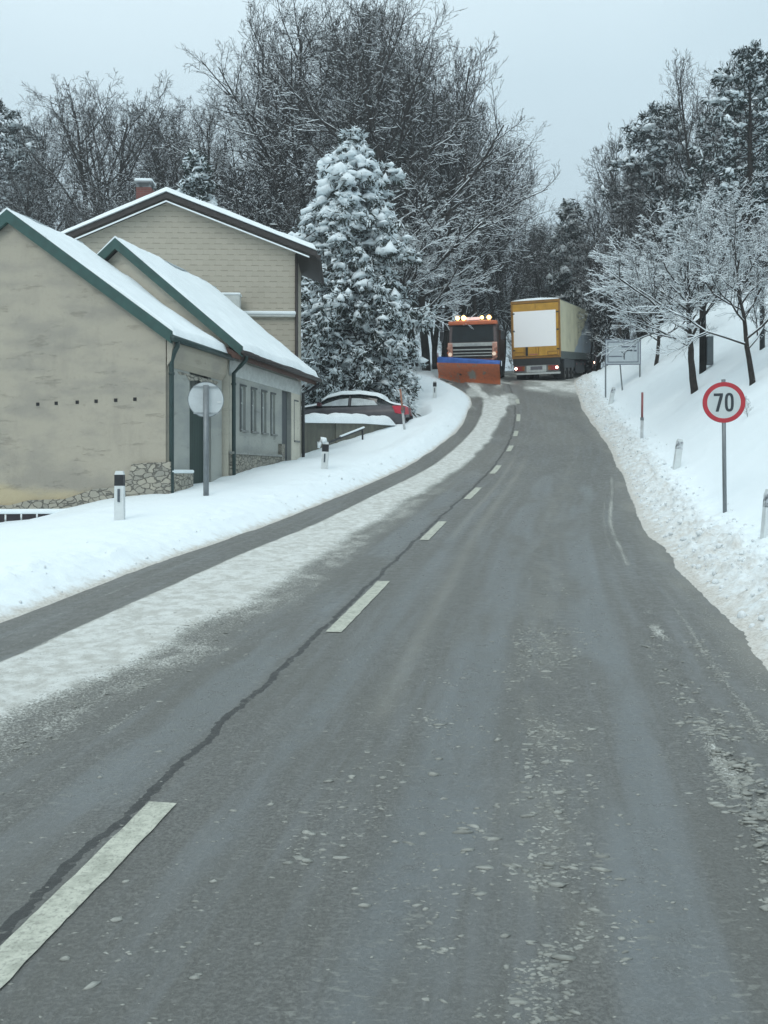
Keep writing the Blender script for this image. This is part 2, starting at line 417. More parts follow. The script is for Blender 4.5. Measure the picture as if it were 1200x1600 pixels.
# painted dashes of the centre line
def paint_mat():
    m, t, b = newmat('worn_road_paint')
    g = t.n('ShaderNodeNewGeometry'); p = g.outputs['Position']
    a = t.noise(p, 14, 5, .7); c = t.noise(p, 60, 3, .6)
    f = t.step(a, .33, .62)
    col = t.mix(f, (.33, .345, .29, 1), (.49, .505, .43, 1)); col = t.mix(t.math('MULTIPLY', t.step(c, .50, .66), .6), col, (.20, .205, .18, 1))
    t.l(col, b.inputs['Base Color']); b.inputs['Roughness'].default_value = .65
    return m
M_paint = paint_mat()
for (y0, y1) in [(1.9,4.87),(8.80,11.45),(15.0,17.1),(19.9,21.6),(24.2,25.9),(28.8,30.1),(32.5,33.8),(36.1,37.7),(40.4,41.6)]:
    n = int((y1-y0)/.05)+2; yy = np.linspace(y0, y1, n)
    jit = .006*(fbm(yy*9, yy*0, 3, 3)-.5)
    cols = []
    for k, uu in enumerate(np.linspace(-.075, .075, 5)):
        xx = cX(yy)+uu+.01+(jit*3 if k in (0, 4) else 0); y2 = yy+uu*(-.15)
        cols.append(np.stack([xx, y2, Rz(y2)+.009+H_ if False else Rz(y2)+.008], 1))
    V = np.stack(cols, 1)
    tag(npmesh('lane_marking', V.reshape(-1, 3), grid_faces(n, 5), M_paint), kind='structure')

def ico(sub=1):
    import bmesh
    bm = bmesh.new(); bmesh.ops.create_icosphere(bm, subdivisions=sub, radius=1); v = np.array([x.co[:] for x in bm.verts]); f = np.array([[x.index for x in q.verts] for q in bm.faces]); bm.free(); return v, f
# loose crumbs of slush lying on the lane
def crumbs():
    rng = np.random.default_rng(5)
    bx, bf = ico(1); nv = len(bx)
    Z_ = [(6500, 1.95, .19, 2.0, 9.0, .85), (1700, 1.15, .22, 2.0, 7.2, .85), (3000, 3.06, .09, 3.8, 9.0, 1.25), (1200, 3.37, .06, 4, 9, .9), (1500, 2.0, .22, 6, 12, .7), (2600, -1.1, .25, 3.5, 10, .8), (1200, .6, .9, 2, 5, .9), (2200, 1.4, 1.4, 2, 9, .65), (2200, 1.75, .33, 1.9, 3.6, .95)]
    u = np.concatenate([rng.normal(z[1], z[2], z[0]) for z in Z_]); Y = np.concatenate([z[3]+(z[4]-z[3])*rng.random(z[0])**1.9 for z in Z_]); big = np.concatenate([np.full(z[0], z[5]) for z in Z_]); n = len(u)
    cl = fbm(u*4.5, Y*1.9, 5, 4); keep = (cl > .46+.05*rng.random(n)) | (rng.random(n) < .06)
    u = u[keep]; Y = Y[keep]; big = big[keep]; m = len(u); X = cX(Y)+u/.985
    s = np.clip(.0068*big*np.exp(rng.normal(0, .55, m)), .0025, .024)
    ang = rng.normal(0, .35, m)
    V = bx[None]*(1+.24*rng.normal(size=(m, nv, 1)))*s[:, None, None]*np.stack([rng.uniform(.9, 2.3, m), rng.uniform(.6, 1.1, m), rng.uniform(.30, .65, m)], 1)[:, None, :]
    c, sn = np.cos(ang)[:, None], np.sin(ang)[:, None]
    V = np.stack([V[..., 0]*c-V[..., 1]*sn, V[..., 0]*sn+V[..., 1]*c, V[..., 2]], -1)
    V += np.stack([X, Y, road_h(X, Y)-.001], 1)[:, None, :]
    Fc = bf[None]+(np.arange(m)*nv)[:, None, None]
    o = npmesh('slush_crumbs', V.reshape(-1, 3), Fc.reshape(-1, 3), mat('slush', (.33, .34, .31), .7, .45, 9), smooth=True)
    tag(o, 'grey crumbs of slush scattered over the wet lane', 'slush', kind='stuff')
crumbs()
# clods of dirty snow thrown up along the right verge
def clods():
    rng = np.random.default_rng(9)
    V0 = []; F0 = []
    import bmesh
    bm = bmesh.new(); bmesh.ops.create_icosphere(bm, subdivisions=2, radius=1); bx = np.array([v.co[:] for v in bm.verts]); bf = np.array([[v.index for v in f.verts] for f in bm.faces]); bm.free()
    m = 1500
    Y = 5+rng.random(m)**1.2*42; right = rng.random(m) < .86
    d = np.where(right, np.abs(rng.normal(.45, .35, m)), np.abs(rng.normal(.15, .2, m)))
    X = np.where(right, cX(Y)+eR(Y)+d, cX(Y)-eL(Y)-d)
    s = .017*np.exp(rng.normal(0, .5, m)); s = np.clip(s, .006, .055); s = np.where(right, s, s*.55)
    V = bx[None]*s[:, None, None]*rng.uniform(.7, 1.35, (m, 1, 3))
    V = V*(1+.4*(vnoise(V[..., 0]/s[:, None]*1.6+np.arange(m)[:, None], V[..., 1]/s[:, None]*1.6+V[..., 2]/s[:, None], 2)-.5))[..., None]
    V += np.stack([X, Y, ground(X, Y)+s*.15], 1)[:, None, :]
    Fc = bf[None]+(np.arange(m)*len(bx))[:, None, None]
    o = npmesh('snow_clods', V.reshape(-1, 3), Fc.reshape(-1, 3), mat('dirty_snow', (.74, .785, .80), .8, .22, 4, .4, 60), smooth=True)
    tag(o, 'dirty clods of ploughed snow piled along the road edge', 'snow clods', kind='stuff')
clods()

# ------------------------------------------------------------------ houses
def plaster(name, c1, c2, c3, zlow=None):
    m, t, b = newmat(name); tc = t.n('ShaderNodeTexCoord'); p = tc.outputs['Object']
    a = t.noise(p, .55, 6, .6, (1, 1, 2.6)); f = t.noise(p, 7, 5, .65); st = t.noise(p, 1.4, 5, .7, (1, 1, .35))
    col = t.mix(t.step(a, .42, .64), c1, c2); col = t.mix(t.math('MULTIPLY', t.step(st, .52, .72), .28), col, c3)
    col = t.mix(t.math('MULTIPLY', t.step(f, .56, .72), .25), col, tuple(c*.6 for c in c1[:3]))
    # dark patches where the render has come off, in rough horizontal courses
    h = t.noise(p, 1.3, 8, .72, (1, .7, 3.6)); hs = t.step(h, .565, .66)
    col = t.mix(t.math('MULTIPLY', hs, .40), col, tuple(c*.5 for c in c1[:3]))
    if zlow:
        sp = t.n('ShaderNodeSeparateXYZ'); t.l(p, sp.inputs[0])
        zz = t.math('ADD', sp.outputs[2], t.math('MULTIPLY', a, 1.1))
        col = t.mix(t.math('MULTIPLY', t.step(zz, zlow+.25, zlow-.1), .8), col, (.46, .39, .25, 1))
    t.l(col, b.inputs['Base Color']); b.inputs['Roughness'].default_value = .9; b.inputs['Specular IOR Level'].default_value = .2
    bn = t.n('ShaderNodeBump'); bn.inputs['Strength'].default_value = .5; bn.inputs['Distance'].default_value = .02
    t.l(t.math('SUBTRACT', f, t.math('MULTIPLY', hs, .8)), bn.inputs['Height']); t.l(bn.outputs[0], b.inputs['Normal']); return m
def stone_mat():
    m, t, b = newmat('rubble_stone'); tc = t.n('ShaderNodeTexCoord'); p = tc.outputs['Object']
    mp = t.n('ShaderNodeMapping'); mp.inputs['Scale'].default_value = (1, 1, 1.7); t.l(p, mp.inputs[0])
    wn = t.n('ShaderNodeTexNoise'); wn.inputs['Scale'].default_value = 5; t.l(mp.outputs[0], wn.inputs['Vector'])
    va = t.n('ShaderNodeVectorMath', operation='MULTIPLY_ADD'); va.inputs[1].default_value = (.2,)*3; t.l(wn.outputs['Color'], va.inputs[0]); t.l(mp.outputs[0], va.inputs[2])
    v = t.n('ShaderNodeTexVoronoi', feature='DISTANCE_TO_EDGE'); v.inputs['Scale'].default_value = 5.6; t.l(va.outputs[0], v.inputs['Vector'])
    v2 = t.n('ShaderNodeTexVoronoi'); v2.inputs['Scale'].default_value = 5.6; t.l(va.outputs[0], v2.inputs['Vector'])
    sp = t.n('ShaderNodeSeparateXYZ'); t.l(v2.outputs['Color'], sp.inputs[0])
    cc = t.mix(sp.outputs[0], (.36, .34, .28, 1), (.20, .20, .18, 1)); cc = t.mix(t.math('MULTIPLY', t.noise(p, 20, 4), .5), cc, (.42, .39, .32, 1))
    e = t.step(v.outputs['Distance'], .015, .07)
    t.l(t.mix(e, (.15, .145, .125, 1), cc), b.inputs['Base Color']); b.inputs['Roughness'].default_value = .9
    bn = t.n('ShaderNodeBump'); bn.inputs['Strength'].default_value = .9; bn.inputs['Distance'].default_value = .04; t.l(e, bn.inputs['Height']); t.l(bn.outputs[0], b.inputs['Normal'])
    return m
def wood_mat(name, c, bs=7, ax='x'):
    m, t, b = newmat(name); tc = t.n('ShaderNodeTexCoord'); p = tc.outputs['Object']
    sp = t.n('ShaderNodeSeparateXYZ'); t.l(p, sp.inputs[0])
    fr = t.math('FRACT', t.math('MULTIPLY', sp.outputs[0 if ax == 'x' else 2], bs))
    g = t.math('LESS_THAN', fr, .07)
    n = t.noise(p, 5, 5, .6, (6, 6, .5) if ax == 'x' else (.5, .5, 6))
    col = t.mix(n, tuple(x*.6 for x in c)+(1,), tuple(min(x*1.5, 1) for x in c)+(1,)); col = t.mix(g, col, tuple(x*.2 for x in c)+(1,))
    t.l(col, b.inputs['Base Color']); b.inputs['Roughness'].default_value = .75; return m
def siding_mat():
    m, t, b = newmat('cement_shingle_siding'); tc = t.n('ShaderNodeTexCoord'); p = tc.outputs['Object']
    sp = t.n('ShaderNodeSeparateXYZ'); t.l(p, sp.inputs[0]); cb = t.n('ShaderNodeCombineXYZ'); t.l(sp.outputs[0], cb.inputs[0]); t.l(sp.outputs[2], cb.inputs[1])
    k = t.n('ShaderNodeTexBrick'); t.l(cb.outputs[0], k.inputs['Vector']); k.inputs['Scale'].default_value = 1
    k.inputs['Brick Width'].default_value = .40; k.inputs['Row Height'].default_value = .175; k.inputs['Mortar Size'].default_value = .012
    k.inputs['Color1'].default_value = (.45, .415, .345, 1); k.inputs['Color2'].default_value = (.41, .378, .312, 1); k.inputs['Mortar'].default_value = (.40, .37, .305, 1)
    # a thin darker lip along the lap of every course, on part of each shingle
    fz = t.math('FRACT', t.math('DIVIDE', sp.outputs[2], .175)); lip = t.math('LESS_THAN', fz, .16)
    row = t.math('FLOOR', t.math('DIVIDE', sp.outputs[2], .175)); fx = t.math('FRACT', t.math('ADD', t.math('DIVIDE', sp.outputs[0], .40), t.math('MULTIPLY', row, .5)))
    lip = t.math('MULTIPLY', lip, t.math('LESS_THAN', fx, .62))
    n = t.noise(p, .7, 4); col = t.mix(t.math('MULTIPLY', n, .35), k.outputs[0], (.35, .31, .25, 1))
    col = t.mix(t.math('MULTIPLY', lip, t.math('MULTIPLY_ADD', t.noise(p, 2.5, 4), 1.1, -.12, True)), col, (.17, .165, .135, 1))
    t.l(col, b.inputs['Base Color']); b.inputs['Roughness'].default_value = .85; b.inputs['Specular IOR Level'].default_value = .2
    bn = t.n('ShaderNodeBump'); bn.inputs['Strength'].default_value = .6; bn.inputs['Distance'].default_value = .02; t.l(fz, bn.inputs['Height']); t.l(bn.outputs[0], b.inputs['Normal'])
    return m
M_pl1 = plaster('old_beige_plaster', (.375, .343, .280, 1), (.300, .280, .238, 1), (.225, .212, .182, 1), .75)
M_pl2 = plaster('grey_plaster', (.37, .38, .35, 1), (.30, .315, .30, 1), (.21, .22, .21, 1))
M_pl3 = plaster('cream_plaster', (.60, .57, .48, 1), (.55, .52, .44, 1), (.48, .46, .39, 1))
M_stone = stone_mat()
M_green = mat('green_verge_paint', (.022, .075, .066), .5, .3, 5)
M_gutg = mat('dark_green_gutter', (.018, .045, .043), .45, .25, 6)
M_brown = mat('brown_fascia', (.10, .052, .038), .7, .35, 6)
M_dbrown = mat('dark_brown_trim', (.032, .026, .024), .6, .3, 6)
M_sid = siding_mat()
M_white = mat('white_trim', (.55, .58, .56), .7, .2, 6)

def snow_slab(name, parent, x0, x1, y0, z0, y1, z1, th=.16, seed=0, over=.05):
    """snow lying on a roof plane from the eave (y0,z0) to the ridge (y1,z1), x0..x1 along"""
    nx, ny = 60, 44
    a = np.linspace(0, 1, nx)[None, :]; c = np.linspace(0, 1, ny)[:, None]
    Ls = math.hypot(y1-y0, z1-z0)
    wob = .13*(fbm(np.linspace(0, (x1-x0)*2.2, nx), np.zeros(nx), seed, 4)-.45)
    X = x0-over+(x1-x0+2*over)*a+0*c
    X = X+.05*(fbm(c*Ls*2, c*0, seed+3, 3)-.45)*(2*a-1)**8*np.sign(a-.5)
    cc = c+0*a; Yb = y0+(y1-y0)*cc; Zb = z0+(z1-z0)*cc
    Yb = Yb-np.sign(y1-y0)*(over+wob[None, :])*(1-cc)**6
    e = np.minimum(np.minimum(a*(x1-x0), (1-a)*(x1-x0))+0*c, cc*Ls)
    prof = np.sqrt(np.clip(1-(1-np.clip(e/.10, 0, 1))**2, 0, 1))
    t = th*prof*(.45+1.15*fbm(X*1.0, cc*Ls*1.0, seed+5, 5))
    T = np.stack([X, Yb, Zb+t+.012], -1).reshape(-1, 3); B = np.stack([X, Yb, Zb+.012], -1).reshape(-1, 3)
    f = grid_faces(ny, nx)
    if (y1-y0) < 0: f = f[:, ::-1]
    return npmesh(name, np.concatenate([T, B]), np.concatenate([f, f[:, ::-1]+len(T)]), M_snow, parent, smooth=True)
def downpipe(parent, x, yg, zg, zb, m, kick=.0, r=.05, xk=0):
    b = MB(); b.tube([(x+xk, yg, zg), (x+xk, yg, zg-.12), (x+xk*.7, yg*.65, zg-.26), (x, -.09, zg-.42), (x, -.09, zg-1.2), (x, -.09, zb)], r, 10)
    for z in (zg-.7, zb+.5): b.tube([(x, -.09, z), (x, -.09, z+.05)], r*1.25, 10)
    return b.build('downpipe', m, parent, smooth=True)
HROT = math.atan2(.9767, .2147)

def house_one():
    h = thing('plaster_house', (-4.45, 19.0, 1.45), (0, 0, HROT), 'old beige plaster house with six small vent holes in its gable wall', 'house')
    D = 7.14; LEN = 2.93; ze, zr = 3.42, 6.10; yr = D/2; sl = (zr-ze)/(yr+.15)
    zw = ze+.15*sl-.10
    # walls: gable at x=0, front at y=0
    g = MB(); g.prism([(.02,-1),(D,-1),(D,zw),(yr,zw+yr*sl),(.02,zw)], 0, .35, 'x')
    g.box(.35, LEN, D-.3, D, -1, zw)
    g.build('gable_wall', M_pl1, h)
    dx0, dx1 = 1.12, 2.30
    f = MB(); f.box(.35, dx0, 0, .3, -1, zw); f.box(dx1, LEN, 0, .3, -1, zw); f.box(dx0, dx1, 0, .3, 2.95, zw); f.build('front_wall', M_pl2, h)
    # door, set back in its opening
    d = MB(); d.box(dx0, dx1, .16, .22, -.3, 2.1); dr = d.build('door', wood_mat('green_door_boards', (.028, .048, .042), 8), h)
    hd = MB(); hd.box(dx0+.12, dx0+.15, .11, .16, .85, 1.0); hd.build('handle', M_dark, dr)
    MB().box(dx0, dx1, .17, .21, 2.12, 2.95).build('door_fanlight', wood_mat('grey_weathered_boards', (.10, .11, .10), 5), h)
    fr = MB(); fr.box(dx0+.001, dx0+.06, .08, .16, -.3, 2.95); fr.box(dx1-.06, dx1-.001, .08, .16, -.3, 2.95); fr.box(dx0+.06, dx1-.06, .08, .16, 2.08, 2.14); fr.build('door_frame', M_dbrown, h)
    # stone plinths
    s = MB(); s.box(.0, dx0-.03, -.10, -.002, -1, .62); s.build('stone_plinth', M_stone, h)
    s = MB(); rnd = random.Random(4); n = 14
    top = [(-.102, .86), (.75, .82), (.85, .50), (1.1, .33), (1.6, .30), (2.3, .08), (3.1, .06), (3.6, -.06), (4.4, -.02), (5.2, -.05), (7.4, -.08)]
    s.prism([(-.102, -1)]+top+[(7.4, -1)][:0]+[(7.4, -1)], -.05, -.002, 'x'); s.build('stone_footing', M_stone, h)
    MB().box(.0, dx0-.05, -.14, -.01, .622, .70).build('ledge_snow', M_snow, h, bevel=.03)
    # moulded cornice under the eave
    c = MB(); c.prism([(-.01, zw-.62), (-.10, zw-.50), (-.13, zw-.30), (-.15, zw-.22), (-.15, zw-.06), (-.01, zw-.02)], -.02, LEN, 'x'); c.build('cornice', M_pl1, h, bevel=.01)
    br = MB(); br.prism([(.5,zw-.66),(.62,zw-.72),(.95,zw-.70),(1.1,zw-.80),(1.6,zw-.74),(2.2,zw-.83),(2.6,zw-.74),(2.7,zw-.66)], -.012, -.002, 'y'); br.build('exposed_stone_band', M_stone, h)
    for i, px in enumerate((47, 79, 115, 147, 180, 212)):
        Zc = 19.2; tt = (-4.45-(px-600)/F*19.2)/.9767
        v = MB(); z = 2+(HOR-(630-i))/F*19.35-1.45
        v.box(-.012, .02, tt-.035, tt+.035, z-.035, z+.035); v.build('vent_hole', M_black, h)
    # roof
    for s_, nm in ((1, 'front'), (-1, 'rear')):
        def yy(y): return y if s_ == 1 else D-y
        r = MB(); r.prism([(yy(-.15), ze-.08), (yy(yr), zr-.08), (yy(yr), zr), (yy(-.15), ze)], -.10, LEN+.02, 'x'); r.build('roof', M_dark, h)
        v = MB(); v.prism([(yy(-.18), ze-.17), (yy(yr), zr-.17), (yy(yr), zr+.10), (yy(-.18), ze+.09)], -.17, -.101, 'x'); v.build('verge_board', M_green, h)
        snow_slab('roof_snow', h, -.02, LEN-.02, yy(-.14), ze, yy(yr), zr, .12, 3+s_)
        MB().prism([(yy(yr-.9), zr-.9*sl+.115), (yy(yr), zr+.105), (yy(yr), zr+.145), (yy(yr-.9), zr-.9*sl+.13)], -.165, -.09, 'x').build('verge_snow', M_snow, h)
    # thin crust of snow on the verge at the ridge, green capping
    gt = MB(); gt.tube([(-.18, -.22, ze-.06), (LEN+.15, -.22, ze-.06)], .065, 10); gt.build('gutter', M_gutg, h, smooth=True)
    downpipe(h, .04, -.22, ze-.08, -.6, M_gutg)
house_one()

def house_two():
    h = thing('grey_house', (-3.66, 21.95, 1.8), (0, 0, HROT), 'low grey rendered house with a row of four narrow windows and a brown eave', 'house')
    D = 5.66; LEN = 5.6; ze, zr = 3.15, 5.84; yr = 2.81; sl = (zr-ze)/(yr+.4); zw = ze+.4*sl-.10
    g = MB(); g.prism([(.02,-1),(D,-1),(D,zw),(yr,zw+yr*sl),(.02,zw)], 0, .25, 'x'); g.prism([(.02,-1),(D,-1),(D,zw),(yr,zw+yr*sl),(.02,zw)], LEN-.25, LEN, 'x'); g.box(.25, LEN-.25, D-.25, D, -1, zw); g.build('gable_wall', M_pl3, h)
    wins = [(.72,1.08,1.35,2.42),(1.48,1.84,1.35,2.42),(2.24,2.60,1.35,2.42),(2.96,3.30,1.35,2.42),(4.95,5.30,1.25,2.38)]
    door = (3.86, 4.66, -.6, 2.62)
    # front wall in strips round the openings
    f = MB(); xs = [.25]
    for a in sorted(wins+[door]):
        x0, x1, z0, z1 = a
        f.box(xs[-1], x0, 0, .25, -1, zw); f.box(x0, x1, 0, .25, z1, zw)
        if a is not door: f.box(x0, x1, 0, .25, -1, z0)
        xs.append(x1)
    f.box(xs[-1], LEN-.25, 0, .25, -1, zw); f.build('front_wall', M_pl2, h)
    for (x0, x1, z0, z1) in wins:
        w_ = MB(); fr = .035
        for bx in ((x0,x0+fr,z0,z1),(x1-fr,x1,z0,z1),(x0+fr,x1-fr,z0,z0+fr),(x0+fr,x1-fr,z1-fr,z1),(x0+fr,x1-fr,(z0+z1)/2+.12,(z0+z1)/2+.15)): w_.box(bx[0],bx[1],.07,.12,bx[2],bx[3])
        o = w_.build('window', M_white, h)
        MB().box(x0+fr, x1-fr, .095, .105, z0+fr, z1-fr).build('pane', mat('window_glass', (.16,.18,.18), .15, .5, 2.5, spec=.7), o)
        MB().box(x0-.05, x1+.05, -.06, .068, z0-.05, z0).build('sill', mat('concrete_sill', (.22,.23,.22), .8), o)
        sr = MB(); sr.box(x0-.05, x0-.003, -.018, -.002, z0, z1+.05); sr.box(x0-.003, x1+.04, -.018, -.002, z1+.004, z1+.05); sr.build('surround', mat('dark_surround', (.10,.11,.11), .8), o)
    d = MB().box(door[0], door[1], .12, .17, door[2], door[3]).build('door', wood_mat('grey_door_boards', (.085, .095, .10), 6), h)
    MB().box(door[0]+.08, door[0]+.11, .07, .12, .9, 1.02).build('handle', M_dark, d)
    MB().box(door[1]+.003, LEN, -.015, -.002, .55, 2.9).build('light_render_patch', M_pl3, h)
    s = MB(); s.box(.0, 3.55, -.07, -.002, -1, .74); s.box(3.55, 3.83, -.10, -.002, -1, 1.1); s.box(4.69, LEN, -.09, -.017, -1, .62); s.build('stone_plinth', M_stone, h)
    MB().box(-.01, 3.54, -.12, -.003, .742, .80).build('plinth_ledge', mat('concrete_ledge', (.30,.31,.29), .8), h)
    MB().box(-.01, 4.9, -.02, -.002, zw-.78, zw-.40).build('frieze', M_white, h)
    MB().box(4.9, LEN, -.02, -.002, zw-.78, zw-.40).build('frieze', M_white, h)
    for s_ in (1, -1):
        def yy(y): return y if s_ == 1 else D-.04-y
        r = MB(); r.prism([(yy(-.4), ze-.08), (yy(yr), zr-.08), (yy(yr), zr), (yy(-.4), ze)], -.22, LEN+.45, 'x'); r.build('roof', M_dbrown, h)
        v = MB(); v.prism([(yy(-.43), ze-.16), (yy(yr), zr-.16), (yy(yr), zr+.10), (yy(-.43), ze+.09)], -.28, -.221, 'x'); v.build('verge_board', M_green, h)
        snow_slab('roof_snow', h, -.15, LEN+.42, yy(-.38), ze, yy(yr), zr, .14, 13+s_)
        MB().prism([(yy(yr-.7), zr-.7*sl+.115), (yy(yr), zr+.105), (yy(yr), zr+.15), (yy(yr-.7), zr-.7*sl+.13)], -.275, -.19, 'x').build('verge_snow', M_snow, h)
    MB().prism([(-.36, ze-.10), (-.36, ze-.22), (-.05, ze-.12), (-.003, ze+.1)], -.2, LEN+.4, 'x').build('boarded_soffit', M_brown, h)
    gt = MB(); gt.tube([(-.3, -.46, ze-.07), (LEN+.48, -.46, ze-.07)], .06, 10); gt.build('gutter', M_dbrown, h, smooth=True)
    downpipe(h, .06, -.46, ze-.08, -.6, M_gutg, xk=-.15)
    downpipe(h, LEN-.05, -.46, ze-.08, -.9, M_dark, xk=.35)
house_two()

def house_three():
    h = thing('shingled_house', (-2.9, 30.4, 2.6), (0, 0, R(180+2.0)), 'tall cream house clad in shingles with a red brick chimney, behind the low grey house', 'house')
    # local x runs to the left of the picture, local y towards the camera is negative depth: use -y for the rear
    W = 8.5; xr = 4.12; zw = 6.78; zr = 8.36; sl = (zr-zw)/xr; D = 3.4
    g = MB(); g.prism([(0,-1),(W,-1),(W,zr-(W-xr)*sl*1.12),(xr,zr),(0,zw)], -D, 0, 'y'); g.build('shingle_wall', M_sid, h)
    ov = .72
    for (xa, xb, za, zb) in ((xr, -ov, zr, zw-ov*sl), (xr, 2*xr+ov-.1, zr, zr-(xr+ov-.1)*sl*1.12)):
        r = MB(); r.prism([(xa, za+.02), (xb, zb+.02), (xb, zb+.20), (xa, za+.20)], -D-.3, .35, 'y'); r.build('roof', M_dbrown, h)
        v = MB(); v.prism([(xa, za+.02), (xb, zb+.02), (xb, zb+.20), (xa, za+.20)], .351, .41, 'y'); v.build('verge_board', M_dbrown, h)
        r2 = MB(); r2.prism([(xa, za-.12), (xb*1.0+(0.25 if xb < 0 else -.25), zb-.12+.25*sl), (xb+(0.25 if xb < 0 else -.25), zb-.075+.25*sl), (xa, za-.075)], .41, .45, 'y'); r2.build('verge_snow_line', M_snow, h)
        # snow on the slope (slab helper works along y, so build by hand)
        nx, ny = 40, 30; a = np.linspace(0, 1, nx)[None, :]; c = np.linspace(0, 1, ny)[:, None]
        X = xa+(xb-xa)*a+0*c; Y = -D-.35+(D+.83)*c+0*a; Zb = za+.215+(zb-za)*a+0*c
        ed = np.minimum((1-a)*abs(xb-xa)+0*c, np.minimum(c, 1-c)*(D+.8)+0*a); pr = np.sqrt(np.clip(1-(1-np.clip(ed/.1, 0, 1))**2, 0, 1))
        T = np.stack([X, Y+.03*(fbm(X*3, X*0, 5, 3)-.5), Zb+.17*pr*(.75+.5*fbm(X*1.2, Y*1.2, 9, 4))], -1).reshape(-1, 3)
        fs = grid_faces(ny, nx); fs = np.concatenate([fs, fs[:, ::-1]+len(T)])
        B = np.stack([X, Y, Zb], -1).reshape(-1, 3); npmesh('roof_snow', np.concatenate([T, B]), fs, M_snow, h, smooth=True)
    cx = 5.02; ch = MB(); ch.box(cx-.25, cx+.25, -.9, -.4, zr-1.0, zr+.60)
    def brick():
        m, t, b = newmat('red_brick'); tc = t.n('ShaderNodeTexCoord'); k = t.n('ShaderNodeTexBrick'); sp = t.n('ShaderNodeSeparateXYZ'); t.l(tc.outputs['Object'], sp.inputs[0])
        cb = t.n('ShaderNodeCombineXYZ'); t.l(t.math('ADD', sp.outputs[0], sp.outputs[1]), cb.inputs[0]); t.l(sp.outputs[2], cb.inputs[1]); t.l(cb.outputs[0], k.inputs['Vector'])
        k.inputs['Scale'].default_value = 1; k.inputs['Brick Width'].default_value = .22; k.inputs['Row Height'].default_value = .075; k.inputs['Mortar Size'].default_value = .008
        k.inputs['Color1'].default_value = (.17, .055, .045, 1); k.inputs['Color2'].default_value = (.12, .045, .04, 1); k.inputs['Mortar'].default_value = (.14, .09, .08, 1)
        t.l(k.outputs[0], b.inputs['Base Color']); b.inputs['Roughness'].default_value = .9; return m
    co = ch.build('chimney', brick(), h)
    fl = MB(); fl.box(cx-.32, cx+.32, -.97, -.33, zr-.62, zr-.10); fl.build('flashing', M_dark, co)
    cp = MB()
    for dx in (-.2, .2):
        for dy in (-.85, -.45): cp.box(cx+dx-.03, cx+dx+.03, dy-.03, dy+.03, zr+.60, zr+.74)
    cp.box(cx-.30, cx+.30, -.98, -.32, zr+.74, zr+.78); cp.build('cowl', M_steel, co)
    MB().box(cx-.30, cx+.30, -.99, -.31, zr+.782, zr+.88).build('cowl_snow', M_snow, co, bevel=.05)
    # ledge across the gable with snow, a small white flue box on it
    MB().box(.0, 2.3, .003, .16, 4.62, 4.68).build('ledge', M_white, h)
    MB().box(-.02, 2.35, .004, .20, 4.682, 4.80).build('ledge_snow', M_snow, h, bevel=.04)
    MB().box(1.75, 2.35, .21, .62, 4.4, 5.22).build('flue_box', M_white, h)
    MB().box(1.72, 2.38, .19, .65, 5.222, 5.30).build('flue_snow', M_snow, h, bevel=.03)
    b = MB(); b.tube([(-.04, .06, zw-.1), (-.04, .06, -.6)], .055, 10); b.build('downpipe', M_dbrown, h, smooth=True)
    gt = MB(); gt.tube([(-ov-.05, .4, zw-ov*sl+.02), (-ov-.05, -D-.3, zw-ov*sl+.02)], .07, 8); gt.build('gutter', M_dbrown, h)
house_three()

# low concrete wall holding the parking terrace
def terrace_wall():
    a = Vector((-2.55, 29.45, 0)); b_ = Vector((.45, 34.15, 0)); d = b_-a; ln = d.length; ang = math.atan2(d.y, d.x)
    t = thing('terrace_wall', (a.x, a.y, 0), (0, 0, ang), 'low stained concrete retaining wall capped with snow, in front of the parked car', 'wall')
    m, n, b = newmat('stained_concrete'); tc = n.n('ShaderNodeTexCoord'); p = tc.outputs['Object']
    v = n.noise(p, 1.5, 5, .7, (2, 2, .5)); col = n.mix(n.step(v, .35, .65), (.17, .165, .13, 1), (.075, .078, .065, 1)); col = n.mix(n.math('MULTIPLY', n.noise(p, 14, 4), .4), col, (.22, .21, .17, 1))
    n.l(col, b.inputs['Base Color']); b.inputs['Roughness'].default_value = .9
    w_ = MB(); w_.prism([(0,1.5),(ln,2.6),(ln,3.86),(ln*.6,3.84),(0,3.70)], -.001, .22, 'y'); w_.build('wall_body', m, t)
    for x in (1.7, 3.3): MB().box(x, x+.1, -.05, -.003, 1.9, 3.8 if x < 2 else 3.7).build('buttress', m, t)
    # snow cap
    nx, ny = 80, 14; a_ = np.linspace(0, 1, nx)[None, :]; c = np.linspace(0, 1, ny)[:, None]
    X = -.1+(ln*1.0+.1)*a_+0*c; Y = -.14+.75*c+0*a_; th = .34*np.sqrt(np.clip(1-(2*c-1)**2, 0, 1))**.7*(.7+.6*fbm(X*2, X*0, 3, 3))*sstep(1.0, .9, a_)
    Z0 = np.interp(X, [0, ln*.6, ln], [3.71, 3.85, 3.87])
    Z = Z0+th; V = np.stack([X, Y, Z], -1).reshape(-1, 3); V2 = np.stack([X, Y, Z0], -1).reshape(-1, 3); fs = grid_faces(ny, nx)
    npmesh('snow_cap', np.concatenate([V, V2]), np.concatenate([fs, fs[:, ::-1]+len(V)]), M_snow, t, smooth=True)
    r = thing('handrail', (-1.95, 29.6, 0), (0, 0, ang), 'short dark handrail dusted with snow slanting in front of the concrete wall', 'handrail')
    q = MB(); q.tube([(-.3, -.25, 3.02), (2.0, -.25, 3.62)], .035, 8); q.build('rail', M_dark, r)
    for x in (-.2, 1.9): q = MB(); q.tube([(x, -.25, 2.0), (x, -.25, 3.02+(x+.3)*.26)], .03, 8); q.build('rail_post', M_dark, r)
    q = MB(); q.tube([(.6, -.25, 3.30), (1.98, -.25, 3.66)], .035, 8); q.build('rail_snow', M_snow, r)
terrace_wall()

